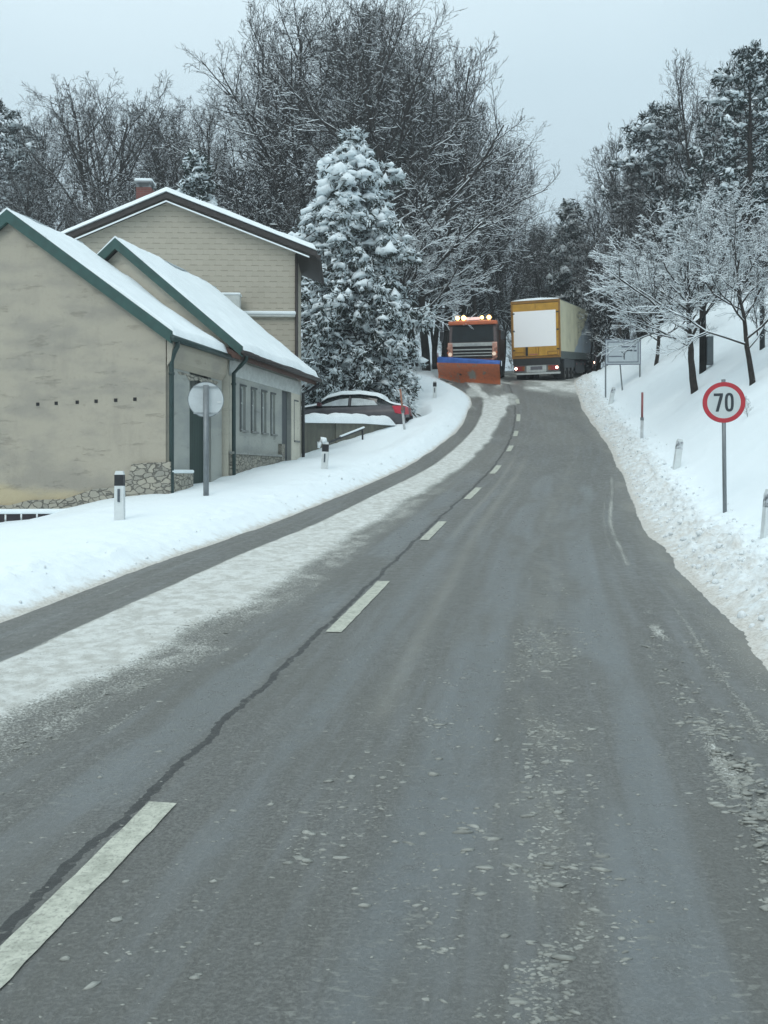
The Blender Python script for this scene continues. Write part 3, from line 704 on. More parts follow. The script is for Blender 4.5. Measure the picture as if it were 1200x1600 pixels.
def low_fence():
    a = at(-40, 18.3); t = thing('low_board_fence', (a.x, 18.3, 1.0), (0, 0, R(8)), 'low dark board fence with snow on its top rail, left of the beige gable', 'fence')
    for i in range(7): MB().box(i*.3, i*.3+.26, 0, .03, -.5, .26).build('board', mat('dark_fence_boards', (.035,.03,.034), .8), t)
    q = MB(); q.box(-.1, 2.15, -.04, .12, .262, .36); q.build('snow_top', M_snow, t, bevel=.03)
low_fence()

# ------------------------------------------------------------------ street furniture
def delineator(loc, rot, h, label, cap=False, side=0):
    t = thing('delineator_post', loc, rot, label, 'delineator', 'road edge delineator posts')
    w_, d_ = .075, .05
    def sec(z, k): return [(-w_*k, -d_*k*.6, z), (w_*k, -d_*k*.6, z), (w_*k*.9, d_*k, z), (-w_*k*.9, d_*k, z)]
    def seg(z0, z1, k0, k1, g=0):
        b = MB(); v = sec(z0, k0+g)+sec(z1, k1+g); b.add(v, [(3,2,1,0),(4,5,6,7),(0,1,5,4),(1,2,6,5),(2,3,7,6),(3,0,4,7)]); return b
    kz = lambda z: 1.12-.12*z/h
    seg(-.3, h-.24, 1.15, kz(h-.24)).build('post_body', mat('white_plastic', (.62,.66,.66), .5, .12, 7), t)
    seg(h-.24, h-.06, kz(h-.24), kz(h-.06), .02).build('black_band', mat('black_plastic', (.012,.014,.017), .5) if not side else mat('snow_plastered_black', (.62,.66,.68), .7, .3, 14, col2=(.09,.10,.11)), t)
    seg(h-.06, h, kz(h-.06), .8).build('post_top', mat('white_plastic', 0), t)
    if not side: MB().box(-.018, .018, -d_*.6-.018, -d_*.6-.006, h-.50, h-.29).build('reflector', mat('grey_reflector', (.08,.10,.12), .25), t)
    if cap:
        b = MB(); b.tube([(-.02,0,h-.02),(-.05,0,h+.05),(-.10,0,h+.06),(-.16,0,h-.02),(-.17,0,h-.16)], [.06,.075,.07,.06,.03], 10); b.build('snow_cap', M_snow, t, smooth=True)
    return t
delineator(at(187, 15.0), (0, 0, R(-8)), .80, 'white delineator post with black band in front of the beige plaster gable')
delineator(at(507, 22.6), (0, R(3), R(-12)), .66, 'white delineator post with a curl of snow on its head, before the concrete wall', cap=True)
delineator(at(679, 40.0), (0, R(1), R(-5)), .72, 'distant delineator post in the snow left of the snow plough')
delineator(at(1199, 12.2), (0, R(5), R(14)), .66, 'snow streaked delineator post cut by the right frame edge', side=1)
delineator(at(1057, 21.8), (0, R(8), R(14)), .70, 'tilted delineator post plastered with snow, left of the round speed sign', side=1)
delineator(at(954, 38.0), (0, R(12), R(14)), .70, 'small leaning delineator post under the direction sign', side=1)

def snow_pole(px, Z, h, lean, label, top, low):
    t = thing('snow_pole', at(px, Z), (0, R(lean), 0), label, 'snow pole')
    b = MB(); b.tube([(0,0,-.3),(0,0,h*.42)], .045, 10); b.build('sleeve', mat(low[0], low[1], .7), t, smooth=True)
    b = MB(); b.tube([(0,0,h*.42),(0,0,h)], .035, 10); b.build('stake', mat(top[0], top[1], .6, .3), t, smooth=True)
    b = MB(); b.tube([(0,0,h*.40),(0,0,h*.46)], .055, 10); b.build('clamp', M_steel, t)
snow_pole(1003, 29, 1.45, .5, 'slim red and white snow stake on the right verge', ('faded_red_paint', (.30,.10,.10)), ('frosted_plastic', (.5,.53,.54)))
snow_pole(632, 33.2, 1.45, -6, 'leaning orange snow stake beside the tail of the parked car', ('orange_brown_paint', (.36,.16,.10)), ('frosted_plastic', (.5,.53,.54)))

def speed_sign():
    g = at(1133, 15.2); t = thing('speed_sign', g, (0, R(-.6), R(-12)), 'round 70 speed limit sign with red rim on a grey pole, right verge', 'road sign')
    b = MB(); b.tube([(0,.03,-.4),(0,.03,2.18)], .033, 14); b.build('pole', M_steel, t, smooth=True)
    zc = 1.80; rad = .335
    b = MB(); b.disc((0,.0,zc), rad, 'y', .012, 56); p = b.build('sign_plate', mat('sign_back_grey', (.28,.30,.31), .5), t)
    b = MB(); b.disc((0,-.004,zc), rad-.002, 'y', .003, 56, rad*.78); b.build('red_rim', mat('sign_red', (.42,.022,.035), .4, .15), t)
    b = MB(); b.disc((0,-.004,zc), rad*.78, 'y', .003, 56); b.build('white_face', mat('sign_white', (.50,.55,.55), .4, .08), t)
    # digits as flat ribbons
    def ribbon(path, wd, closed=False):
        n = len(path); Lf = []; Rt = []
        for i, q in enumerate(path):
            a = path[(i-1) % n] if closed or i else path[i]; c = path[(i+1) % n] if closed or i < n-1 else path[i]
            dx, dz = c[0]-a[0], c[1]-a[1]; l = math.hypot(dx, dz) or 1; nx, nz_ = -dz/l*wd/2, dx/l*wd/2
            Lf.append((q[0]+nx, q[1]+nz_)); Rt.append((q[0]-nx, q[1]-nz_))
        b = MB(); m = n if closed else n-1
        for i in range(m):
            j = (i+1) % n; pts = [Lf[i], Lf[j], Rt[j], Rt[i]]
            b.add([(x, -.007, z+zc) for x, z in pts]+[(x, -.0045, z+zc) for x, z in pts], [(0,1,2,3),(7,6,5,4),(0,4,5,1),(1,5,6,2),(2,6,7,3),(3,7,4,0)])
        return b
    hh = .150
    zero = []
    for i in range(28):
        a = 2*math.pi*i/28; ca, sa = math.cos(a), math.sin(a)
        zero.append((.083+.048*math.copysign(abs(ca)**.7, ca), (hh-.018)*math.copysign(abs(sa)**.7, sa)))
    Mk = mat('sign_black', (.02,.028,.035), .5)
    ribbon(zero, .043, True).build('digit', Mk, t)
    sv = MB(); pts = [(-.158, hh), (-.014, hh), (-.014, hh-.040), (-.084, -hh), (-.132, -hh), (-.066, hh-.044), (-.158, hh-.044)]
    sv.add([(x, -.007, z+zc) for x, z in pts], [(0,1,2,5,6),(5,2,3,4)]); sv.build('digit', Mk, t)
    b = MB(); b.box(-.05,.05,.012,.05,zc+rad*.55,zc+rad*.55+.04); b.box(-.05,.05,.012,.05,zc-rad*.6,zc-rad*.6+.04); b.box(-.03,.03,0,.03,zc+rad-.005,zc+rad+.04); b.build('bracket', M_steel, t)
speed_sign()

def sign_back():
    g = at(322, 18.3); t = thing('sign_seen_from_behind', g, (0, 0, R(14)), 'grey back of a round road sign in front of the green door', 'road sign')
    zc = (HOR-624)/F*18.3+CZ-g.z
    b = MB(); b.tube([(0,0,-.4),(0,0,zc+.28)], .055, 12); b.build('pole', M_steel, t, smooth=True)
    b = MB(); b.disc((0,.07,zc), .352, 'y', .012, 56); b.build('sign_plate', mat('bare_aluminium', (.54,.58,.59), .38, .15, 3, metal=.25), t)
    for z in (zc+.25, zc-.27): b = MB(); b.box(-.24,.24,.045,.07,z-.016,z+.016); b.build('bracket', mat('aluminium_bar', (.34,.37,.38), .4, metal=.3), t)
    b = MB(); b.disc((0,.068,zc), .354, 'y', .016, 56, .340); b.build('plate_rim', M_steel, t)
    b = MB(); b.box(.22,.30,.055,.069,zc-.06,zc-.03); b.build('sticker', mat('white_sticker', (.7,.72,.72), .4), t)
sign_back()

def direction_sign():
    Z = 39.5; g0 = at(973, Z); t = thing('direction_sign', (g0.x, Z, g0.z), (0, 0, R(-4)), 'pale rectangular direction sign with a curved arrow on thin posts', 'road sign')
    zt = (HOR-530)/F*Z+CZ-g0.z; zb = (HOR-570)/F*Z+CZ-g0.z; x0, x1 = -.74, .76
    fr = mat('sign_frame', (.12,.14,.18), .5, .1)
    MB().box(x0, x1, .0, .03, zb, zt).build('board', mat('dull_sign_white', (.44,.50,.53), .5, .08), t)
    for k, gname in ((0, 'border'), (.10, 'border')):
        b = MB(); w_ = .035
        b.box(x0+k, x1-k, -.012, -.003, zt-k-w_, zt-k); b.box(x0+k, x1-k, -.012, -.003, zb+k, zb+k+w_); b.box(x0+k, x0+k+w_, -.012, -.003, zb+k+w_, zt-k-w_); b.box(x1-k-w_, x1-k, -.012, -.003, zb+k+w_, zt-k-w_); b.build('border', fr, t)
    b = MB(); pts = [(.06, zb+.22), (.06, zb+.42)]+[(.06+.19*(1-math.cos(a)), zb+.42+.19*math.sin(a)) for a in (.3,.6,.9,1.2,1.5)]+[(.34, zb+.61)]
    for i in range(len(pts)-1):
        a, c = Vector(pts[i]), Vector(pts[i+1]); n = Vector((-(c-a).y, (c-a).x)).normalized()*.02
        b.add([(q.x, -.008, q.y) for q in (a+n, c+n, c-n, a-n)], [(0,1,2,3)])
    b.add([(.33,-.008,zb+.67),(.42,-.008,zb+.61),(.33,-.008,zb+.55)], [(0,1,2)])
    b.add([(-.06,-.008,zb+.53),(-.05,-.008,zb+.57),(.06,-.008,zb+.48),(.06,-.008,zb+.43)], [(0,1,2,3)]); b.build('arrow', mat('sign_arrow', (.03,.045,.06), .5), t)
    b = MB(); b.box(-.58,-.03,-.01,-.003,zb+.34,zb+.38); b.box(-.05,.56,-.01,-.003,zb+.74,zb+.79); b.box(.48,.58,-.01,-.003,zb+.56,zb+.63); b.build('lettering', mat('faded_lettering', (.10,.12,.16), .5), t)
    for x, zz in ((x0+.03, 0), (-.08, -.3), (x1-.03, 0)):
        b = MB(); wx = g0.x+x; gg = gz(wx, Z)-g0.z
        if zz: b.tube([(x+.08, -.03, gg-.2), (x-.02, .05, zb+.01)], .03, 8)
        else: b.tube([(x, .05, gg-.3), (x, .05, zt)], .033, 8)
        b.build('sign_post', M_steel, t)
direction_sign()

def pole(px, Z, ytop, r, label, mm, box=False):
    g = at(px, Z); t = thing('wooden_pole' if mm is M_bark else 'steel_pole', g, (0,0,0), label, 'pole'); zt = (HOR-ytop)/F*Z+CZ-g.z
    b = MB(); b.tube([(0,0,-.4),(0,0,zt*.5),(0,0,zt)], [r*1.15, r, r*.8], 12); b.build('shaft', mm, t, smooth=True)
    MB().tube([(0,0,zt),(0,0,zt+.04)], r*.9, 12).build('cap', M_dark, t)
    if box: MB().box(.12, .34, -.12, .12, .25, 1.25).build('meter_box', mat('grey_box', (.10,.12,.13), .6), t)
pole(1191, 30, 400, .075, 'dark slim pole at the right frame edge behind the bare trees', M_dark)
pole(1098, 33, 400, .11, 'dark pole with a grey meter box behind the middle bare tree', M_barkd, True)
pole(968, 52, 440, .11, 'weathered pole rising behind the direction sign', M_bark)

# ------------------------------------------------------------------ vehicles
def wheel(parent, x, y, r=.5, w_=.3, name='wheel'):
    b = MB(); b.tube([(x-w_/2, y, r), (x-w_/2+.03, y, r), (x+w_/2-.03, y, r), (x+w_/2, y, r)], [r*.93, r, r, r*.93], 28)
    o = b.build(name, M_black, parent, smooth=False)
    s = 1 if x > 0 else -1
    b = MB(); b.disc((x+s*w_/2-.02*(s > 0)+(.0), y, r), r*.55, 'x', .03*s if s > 0 else -.01, 20); b.build('rim', mat('dusty_rim', (.16,.16,.16), .5, .3, 6, metal=.5), o)
    b = MB(); b.disc((x+s*(w_/2+.01), y, r), r*.2, 'x', .05*s, 12); b.build('hub', M_dark, o); return o

def lorry():
    c = P(838.5, 593.5, 48.5)
    gx, gy = c.x, c.y; hd = R(20)
    t = thing('lorry', (gx, gy, gz(gx, gy)+.12), (R(6.5), R(0), -hd), 'yellow backed curtain side lorry with a blank white panel on its rear doors', 'lorry')
    W = 1.275; L_ = 13.4; zb, zt = 1.30, 4.28
    My = mat('ochre_paint', (.56, .30, .035), .55, .25, 3); Myd = mat('ochre_frame', (.30, .145, .022), .55, .3, 4)
    Mw = mat('blank_white_panel', (.95,.95,.95), .5, .0, 3)
    # rear doors
    for s in (-1, 1):
        b = MB(); x0, x1 = (-W+.09, -.008) if s < 0 else (.008, W-.09); b.box(x0, x1, .0, .05, zb+.12, zt-.16); d = b.build('rear_door', My, t)
        for hx in ((x0+.10, x0+.42) if s < 0 else (x1-.42, x1-.10)):
            pass
        b = MB(); b.box(min(x0+.55, x1-.1) if s < 0 else x0+.12, (x0+.58) if s < 0 else x0+.15, -.025, -.003, zb+.15, zb+.58); b.build('lock_rod', Myd, d)
        for z in (zb+.4, zb+1.4, zb+2.3): b = MB(); b.box(x0-.04 if s < 0 else x1-.10, x0+.10 if s < 0 else x1+.04, -.02, -.002, z, z+.07); b.build('hinge', M_dark, d)
    MB().box(-1.15, 1.06, -.012, -.003, 1.90, 3.74).build('blank_panel', Mw, t)
    b = MB(); b.box(-.55, -.42, -.02, -.003, zb+.14, zb+.60); b.build('black_strap', M_black, t)
    for (x0, x1) in ((-1.14, -.60), (.60, 1.14)):
        b = MB()
        b.box(x0, x1, -.03, -.003, zb+.14, zb+.17); b.box(x0, x1, -.03, -.003, zb+.31, zb+.34); b.box(x0, x0+.03, -.03, -.003, zb+.17, zb+.31); b.box(x1-.03, x1, -.03, -.003, zb+.17, zb+.31); b.build('plate_holder', Myd, t)
    b = MB(); b.box(-.35,.10,-.008,-.003,zb+.16,zb+.24); b.build('faded_lettering', mat('pale_red', (.45,.17,.10), .6), t)
    # frame
    b = MB(); b.box(-W, -W+.09, -.02, .12, zb, zt); b.box(W-.09, W, -.02, .12, zb, zt); b.box(-W+.09, W-.09, -.02, .12, zt-.14, zt-.0); b.box(-W+.09, W-.09, -.02, .12, zb, zb+.10); b.build('rear_frame', Myd, t, bevel=.01)
    # curtains
    def curtain_mat():
        m, n, b = newmat('tarpaulin'); tc = n.n('ShaderNodeTexCoord'); p = tc.outputs['Object']; sp = n.n('ShaderNodeSeparateXYZ'); n.l(p, sp.inputs[0])
        dv = n.math('SUBTRACT', sp.outputs[1], n.math('MULTIPLY_ADD', sp.outputs[2], 2.6, .6))
        f = n.math('GREATER_THAN', dv, 0.)
        v = n.noise(p, 1.4, 5, .65, (1, .6, 1))
        col = n.mix(f, (.66, .62, .44, 1), (.38, .45, .52, 1)); col = n.mix(n.math('MULTIPLY', n.step(v, .45, .7), .4), col, (.36, .34, .26, 1))
        low = n.math('LESS_THAN', sp.outputs[2], 1.62); col = n.mix(low, col, (.085, .105, .10, 1))
        n.l(col, b.inputs['Base Color']); b.inputs['Roughness'].default_value = .5
        bn = n.n('ShaderNodeBump'); bn.inputs['Strength'].default_value = .7; bn.inputs['Distance'].default_value = .06; n.l(n.noise(p, 2.2, 4, .5, (1, 1.6, .4)), bn.inputs['Height']); n.l(bn.outputs[0], b.inputs['Normal']); return m
    Mc = curtain_mat()
    for s in (-1, 1):
        ny, nz_ = 80, 12; yy = np.linspace(.13, L_, ny)[None, :]; zz = np.linspace(zb-.08, zt-.03, nz_)[:, None]
        bul = .03*np.sin(yy*4.4)*np.sin((zz-zb)/(zt-zb)*3.1)+.03*(fbm(yy*1.5+0*zz, zz*1.5, 4, 3)-.45)
        X = s*(W-.015+np.clip(bul, -.02, .06)); X, Y, Z = np.broadcast_arrays(X, yy+0*zz, zz+0*yy)
        Z = Z.copy(); Z[0] += .05*(fbm(Y[0]*4, Y[0]*0, 4, 3)-.4)
        npmesh('side_curtain', np.stack([X, Y, Z], -1).reshape(-1, 3), grid_faces(nz_, ny)[:, ::s], Mc, t)
    b = MB(); b.box(-W+.03, W-.03, .13, L_, zt-.10, zt-.01); b.build('cargo_roof', mat('grey_tarp', (.3,.33,.34), .6), t)
    MB().box(-W+.03, W-.03, .13, L_, zb-.02, zb+.06).build('load_floor', M_dark, t)
    MB().box(-W+.03, W-.03, L_-.06, L_+.001, zb+.06, zt-.1).build('front_board', Myd, t)
    b = MB()
    ny, nx = 50, 16; yy = np.linspace(-.02, L_, ny)[:, None]; xx = np.linspace(-W, W, nx)[None, :]
    Z = zt+.005+.13*np.sqrt(np.clip(1-(xx/W)**2, 0, 1))*(.6+.7*fbm(xx*1.5, yy*1.2, 2, 3))*sstep(0, .25, yy+.03); X, Y, Z = np.broadcast_arrays(xx+0*yy, yy+0*xx, Z)
    npmesh('roof_snow', np.stack([X, Y, Z], -1).reshape(-1, 3), grid_faces(ny, nx), M_snow, t, smooth=True)
    # chassis, bumper, lights
    b = MB(); b.box(-.45, .45, .1, L_-.5, .85, zb-.03); b.box(-W+.05, W-.05, .02, .10, zb-.35, zb-.001); b.build('chassis', M_dark, t)
    Mg = mat('grey_bumper', (.50,.54,.53), .5, .25)
    b = MB(); b.box(-1.05, W-.03, -.02, .08, .46, .56); b.box(-.52, .52, .0, .06, .58, .92); b.build('bumper', Mg, t, bevel=.01)
    MB().box(-.30, .32, -.012, -.003, .70, .88).build('number_plate', mat('grimy_plate', (.13,.13,.15), .5), t)
    b = MB(); b.box(-1.18, 1.18, .062, .09, .58, .96); b.build('light_bar', mat('dirty_bar', (.20,.21,.20), .6), t)
    for s in (-1, 1):
        xa, xb = (-1.14, -.62) if s < 0 else (.62, 1.14)
        o = MB().box(xa, xb, -.01, .061, .66, .90).build('tail_light', mat('red_lens', (.28,.03,.03), .3, .1, 4), t)
        xc = xa+.07 if s < 0 else xb-.07
        MB().disc((xc, -.03, .79), .062, 'y', .018, 16).build('lit_bulb', mat('tail_lamp_lit', (1,.6,.5), .3, 0, 3, emit=((1,.62,.48), 9)), o)
        MB().box((xb-.12) if s < 0 else xa, xb if s < 0 else xa+.12, -.022, -.011, .68, .88).build('amber_lens', mat('amber_lens', (.30,.10,.02), .3), o)
    for s in (-1, 1):
        for y in (1.9, 3.2, 4.5): wheel(t, s*.98, y, .5, .42)
        b = MB(); b.box(s*.98-.28, s*.98+.28, 1.0, 1.03, .22, 1.05); b.build('mudflap', M_black, t)
        b = MB(); b.box(s*1.22-.015, s*1.22+.015, 5.4, 9.2, .45, 1.1); b.build('side_guard', mat('guard_grey', (.05,.06,.07), .6), t)
        b = MB(); b.box(s*1.24-.02, s*1.24+.02, 1.2, 4.9, .75, 1.2); b.build('wheel_skirt', mat('guard_grey', 0), t)
        for y in (5.6, 7.4, 9.0): MB().box(s*1.265-.004, s*1.265+.004, y, y+.16, .9, 1.0).build('side_marker', mat('red_lens', 0), t)
    # tractor unit
    b = MB(); b.prism([(L_+.2,.9),(L_+2.4,.7),(L_+2.4,2.2),(L_+2.1,3.5),(L_+.2,3.6)], -1.22, 1.22, 'x'); b.build('cab', mat('tractor_red', (.12,.02,.02), .5), t, bevel=.06)
    for s in (-1, 1):
        for y in (L_-1.6, L_+1.2): wheel(t, s*1.02, y, .5, .34)
        b = MB(); b.box(s*1.15-.12, s*1.15+.12, L_-.9, L_+.1, .5, 1.15); b.build('fuel_tank', mat('tractor_red', 0), t, bevel=.05)
    MB().disc((1.30, L_-.2, 1.05), .055, 'x', .03, 12).build('marker_lamp', mat('tail_lamp_lit', 0), t)
lorry()

def plough():
    c = P(739, 595, 47.8); hd = R(180-11)
    t = thing('snow_plough_truck', (c.x, c.y, gz(c.x, c.y)+.18), (R(-6.5), 0, hd), 'orange snow plough lorry with lit beacons and a wide orange blade', 'snow plough')
    Mo = mat('orange_paint', (.60,.15,.06), .5, .25, 3); Mgr = mat('grille_grey', (.46,.49,.47), .5, .2)
    # local +y is the front. cab
    b = MB(); b.prism([(-2.0,.95),(0,.95),(.05,1.9),(-.28,3.02),(-.5,3.14),(-2.0,3.14)], -1.22, 1.22, 'x'); b.build('cab', mat('dark_cab_side', (.07,.045,.045), .5), t, bevel=.05)
    b = MB(); b.box(-1.25, 1.25, -.75, -.12, 2.96, 3.16); b.build('sun_visor', Mo, t, bevel=.05)
    # windscreen
    b = MB(); zz0, zz1 = 2.08, 2.94
    def fy(z): return .05-(z-1.9)/1.12*.33 if z > 1.9 else .05
    b.add([(-1.08, fy(zz0)+.015, zz0), (1.08, fy(zz0)+.015, zz0), (1.04, fy(zz1)+.015, zz1), (-1.04, fy(zz1)+.015, zz1)], [(3,2,1,0)]); ws = b.build('windscreen', mat('windscreen_glass', (.012,.020,.024), .5, .5, 2, spec=.12), t)
    for s in (-1, 1): b = MB(); b.tube([(s*.15, fy(2.12)+.03, 2.12), (s*.75, fy(2.3)+.03, 2.26)], .012, 6); b.build('wiper', M_black, ws)
    b = MB(); b.box(-1.12, 1.12, .052, .10, 1.86, 2.04); b.box(-1.0, 1.0, .052, .10, 1.66, 1.72); b.box(-1.0, 1.0, .052, .10, 1.50, 1.55); b.box(-1.0, 1.0, .052, .10, 1.35, 1.40); b.build('grille_bars', Mgr, t, bevel=.01)
    b = MB(); b.box(-.98, .98, .05, .065, 1.3, 1.85); b.build('grille_opening', M_black, t)
    b = MB(); b.box(-.42, .42, .101, .108, 1.90, 2.0); b.build('badge_strip', mat('pale_strip', (.42,.45,.45), .4), t)
    for s in (-1, 1):
        b = MB(); b.prism([(.04,1.25),(.16,1.3),(.14,1.98),(.04,2.06)], s*1.02, s*1.26, 'x'); b.build('corner_panel', mat('orange_white_panel', (.62,.32,.24), .5, .3, 7), t)
        # striped warning panels and lamp arms
        for k in range(3): b = MB(); b.tube([(s*(1.0+.06*k), .25, 1.15+.26*k), (s*(1.28), .28, 1.32+.24*k)], .05, 8); b.build('lamp_arm', mat('dull_orange_white', (.50,.24,.17), .6, .4, 9) if k % 2 == 0 else Mo, t)
        b = MB(); b.disc((s*1.12, .30, 1.46), .10, 'y', .06, 18); b.build('headlight', mat('headlight_glass', (.6,.5,.42), .2, emit=((1,.75,.55), .35)), t)
        b = MB(); b.tube([(s*1.2,-.1,2.72),(s*1.55,.12,2.7),(s*1.55,.12,2.65)], .022, 6); ma = b.build('mirror_arm', M_dark, t)
        b = MB(); b.box(s*1.56-.11, s*1.56+.11, .08, .17, 2.15, 2.62); b.build('mirror', M_dark, ma, bevel=.03)
        for y in (-1.0, -4.2, -5.5): wheel(t, s*1.04, y, .52, .34).location.z = -.2
    b = MB(); b.box(-1.2, 1.2, -.1, .16, .62, 1.22); b.build('front_bumper', mat('dark_orange', (.22,.06,.03), .5), t)
    # roof beacons
    b = MB(); b.box(-.9, .9, -.62, -.45, 3.165, 3.22); b.build('beacon_rail', mat('pale_orange_rail', (.55,.35,.28), .5), t)
    b = MB(); b.box(-.34, .36, -.60, -.42, 3.222, 3.36); b.build('roof_sign', mat('pink_lit_strip', (.6,.45,.42), .4, emit=((1,.72,.66), .5)), t)
    for x, r in ((-.82,.105),(-.46,.082),(.48,.115),(.80,.10)):
        o = MB(); o.tube([(x,-.5,3.2),(x,-.5,3.28)], .06, 12); bo = o.build('beacon_base', M_dark, t)
        b = MB(); b.disc((x, -.44, 3.33), r, 'y', .05, 20); b.build('beacon_lamp', mat('beacon_lit', (1,.8,.4), .3, 0, 3, emit=((1,.60,.16), 7)), bo)
        b = MB(); b.disc((x, -.62, 3.34), r*1.2, 'y', .17, 20); b.build('beacon_housing', mat('brown_housing', (.10,.04,.03), .5), bo)
    # body behind
    b = MB(); b.box(-1.22, 1.22, -6.8, -2.2, 1.15, 2.75); b.build('gritter_body', mat('dull_orange_body', (.18,.06,.035), .6, .4), t)
    b = MB(); b.box(-.5, .5, -6.8, 0, .7, 1.14); b.build('chassis', M_dark, t)
    # blade: concave sheet angled, with blue deflector. its own frame
    n, k = 36, 14; a = np.linspace(-1, 1, n)[None, :]; z = np.linspace(0, 1, k)[:, None]
    wv = 1.62; skew = -.80
    bot = -.22+.50*sstep(.1, 1, a)+.06*(fbm(a*4, a*0, 4, 3)-.5)
    X = a*wv+0*z+.05; top = .98+.08*a
    Z = bot+(top-bot)*z; Y = 1.85+skew*a+.26*np.cos((z*1.15-.25)*math.pi)*-.9+.22*z+0*a
    Mb = newmat('worn_orange_blade'); m_, n_, b_ = Mb; tc = n_.n('ShaderNodeTexCoord'); p = tc.outputs['Object']
    c1 = n_.noise(p, 2.3, 6, .7); c2 = n_.noise(p, 7, 5, .7)
    col = n_.mix(n_.step(c2, .4, .7), (.56,.15,.055,1), (.40,.12,.06,1)); col = n_.mix(n_.step(c1, .57, .64), col, (.22,.21,.18,1))
    sp = n_.n('ShaderNodeSeparateXYZ'); n_.l(p, sp.inputs[0]); lo = n_.step(n_.math('ADD', sp.outputs[2], n_.math('MULTIPLY', c2, .4)), .22, .05); col = n_.mix(n_.math('MULTIPLY', lo, .7), col, (.19,.15,.13,1))
    # scraped patch in the middle
    dd = n_.math('SQRT', n_.math('ADD', n_.math('POWER', n_.math('SUBTRACT', sp.outputs[0], -.15), 2), n_.math('POWER', n_.math('SUBTRACT', sp.outputs[2], .42), 2)))
    col = n_.mix(n_.step(n_.math('ADD', dd, n_.math('MULTIPLY', c2, .5)), .52, .40), col, (.27,.27,.24,1))
    n_.l(col, b_.inputs['Base Color']); b_.inputs['Roughness'].default_value = .5
    X, Y, Z = np.broadcast_arrays(X, Y, Z); V = np.stack([X, Y, Z], -1).reshape(-1, 3); V2 = V.copy(); V2[:, 1] -= .07
    fs = grid_faces(k, n); bl = npmesh('plough_blade', np.concatenate([V, V2]), np.concatenate([fs[:, ::-1], fs+len(V)]), m_, t, smooth=True)
    b = MB(); b.tube([(-wv+.05, 1.85-skew*1+.1, -.2), (0, 1.93, -.18), (wv*.95, 1.85+skew+.1, .25)], .05, 8); b.build('cutting_edge', mat('scraped_steel', (.20,.18,.16), .5), bl)
    b = MB()
    for s in (0,): 
        x0, x1 = -wv+.05, wv+.05
        v = []
        for x in (x0, -.9, 0, .9, x1):
            yb = 1.85+skew*(x/wv)+.10; zt_ = .98+.08*x/wv
            v += [(x, yb+.07, zt_+.0), (x, yb+.02, zt_+.16+.08*(x/wv)), (x, yb-.30, zt_+.24+.07*(x/wv))]
        f = []
        for i in range(4):
            for j in range(2): f.append((i*3+j, i*3+j+1, (i+1)*3+j+1, (i+1)*3+j))
        b.add(v, f)
    o = b.build('deflector', mat('blue_rubber', (.035,.14,.50), .45, .35, 4), bl)
    sm = o.modifiers.new('solid', 'SOLIDIFY'); sm.thickness = .03
    for x in (wv+.02,): b = MB(); b.tube([(x, 1.85+skew, .95), (x+.02, 1.85+skew, 1.55)], [.05, .02], 8); b.build('edge_marker', mat('dark_red_flag', (.18,.02,.02), .6), bl)
    b = MB(); b.box(-.5, -.3, .1, 1.7, .4, .6); b.box(.3, .5, .1, 1.7, .4, .6); b.box(-.6, .6, .15, .3, .4, 1.1); b.build('push_frame', M_dark, t)
plough()

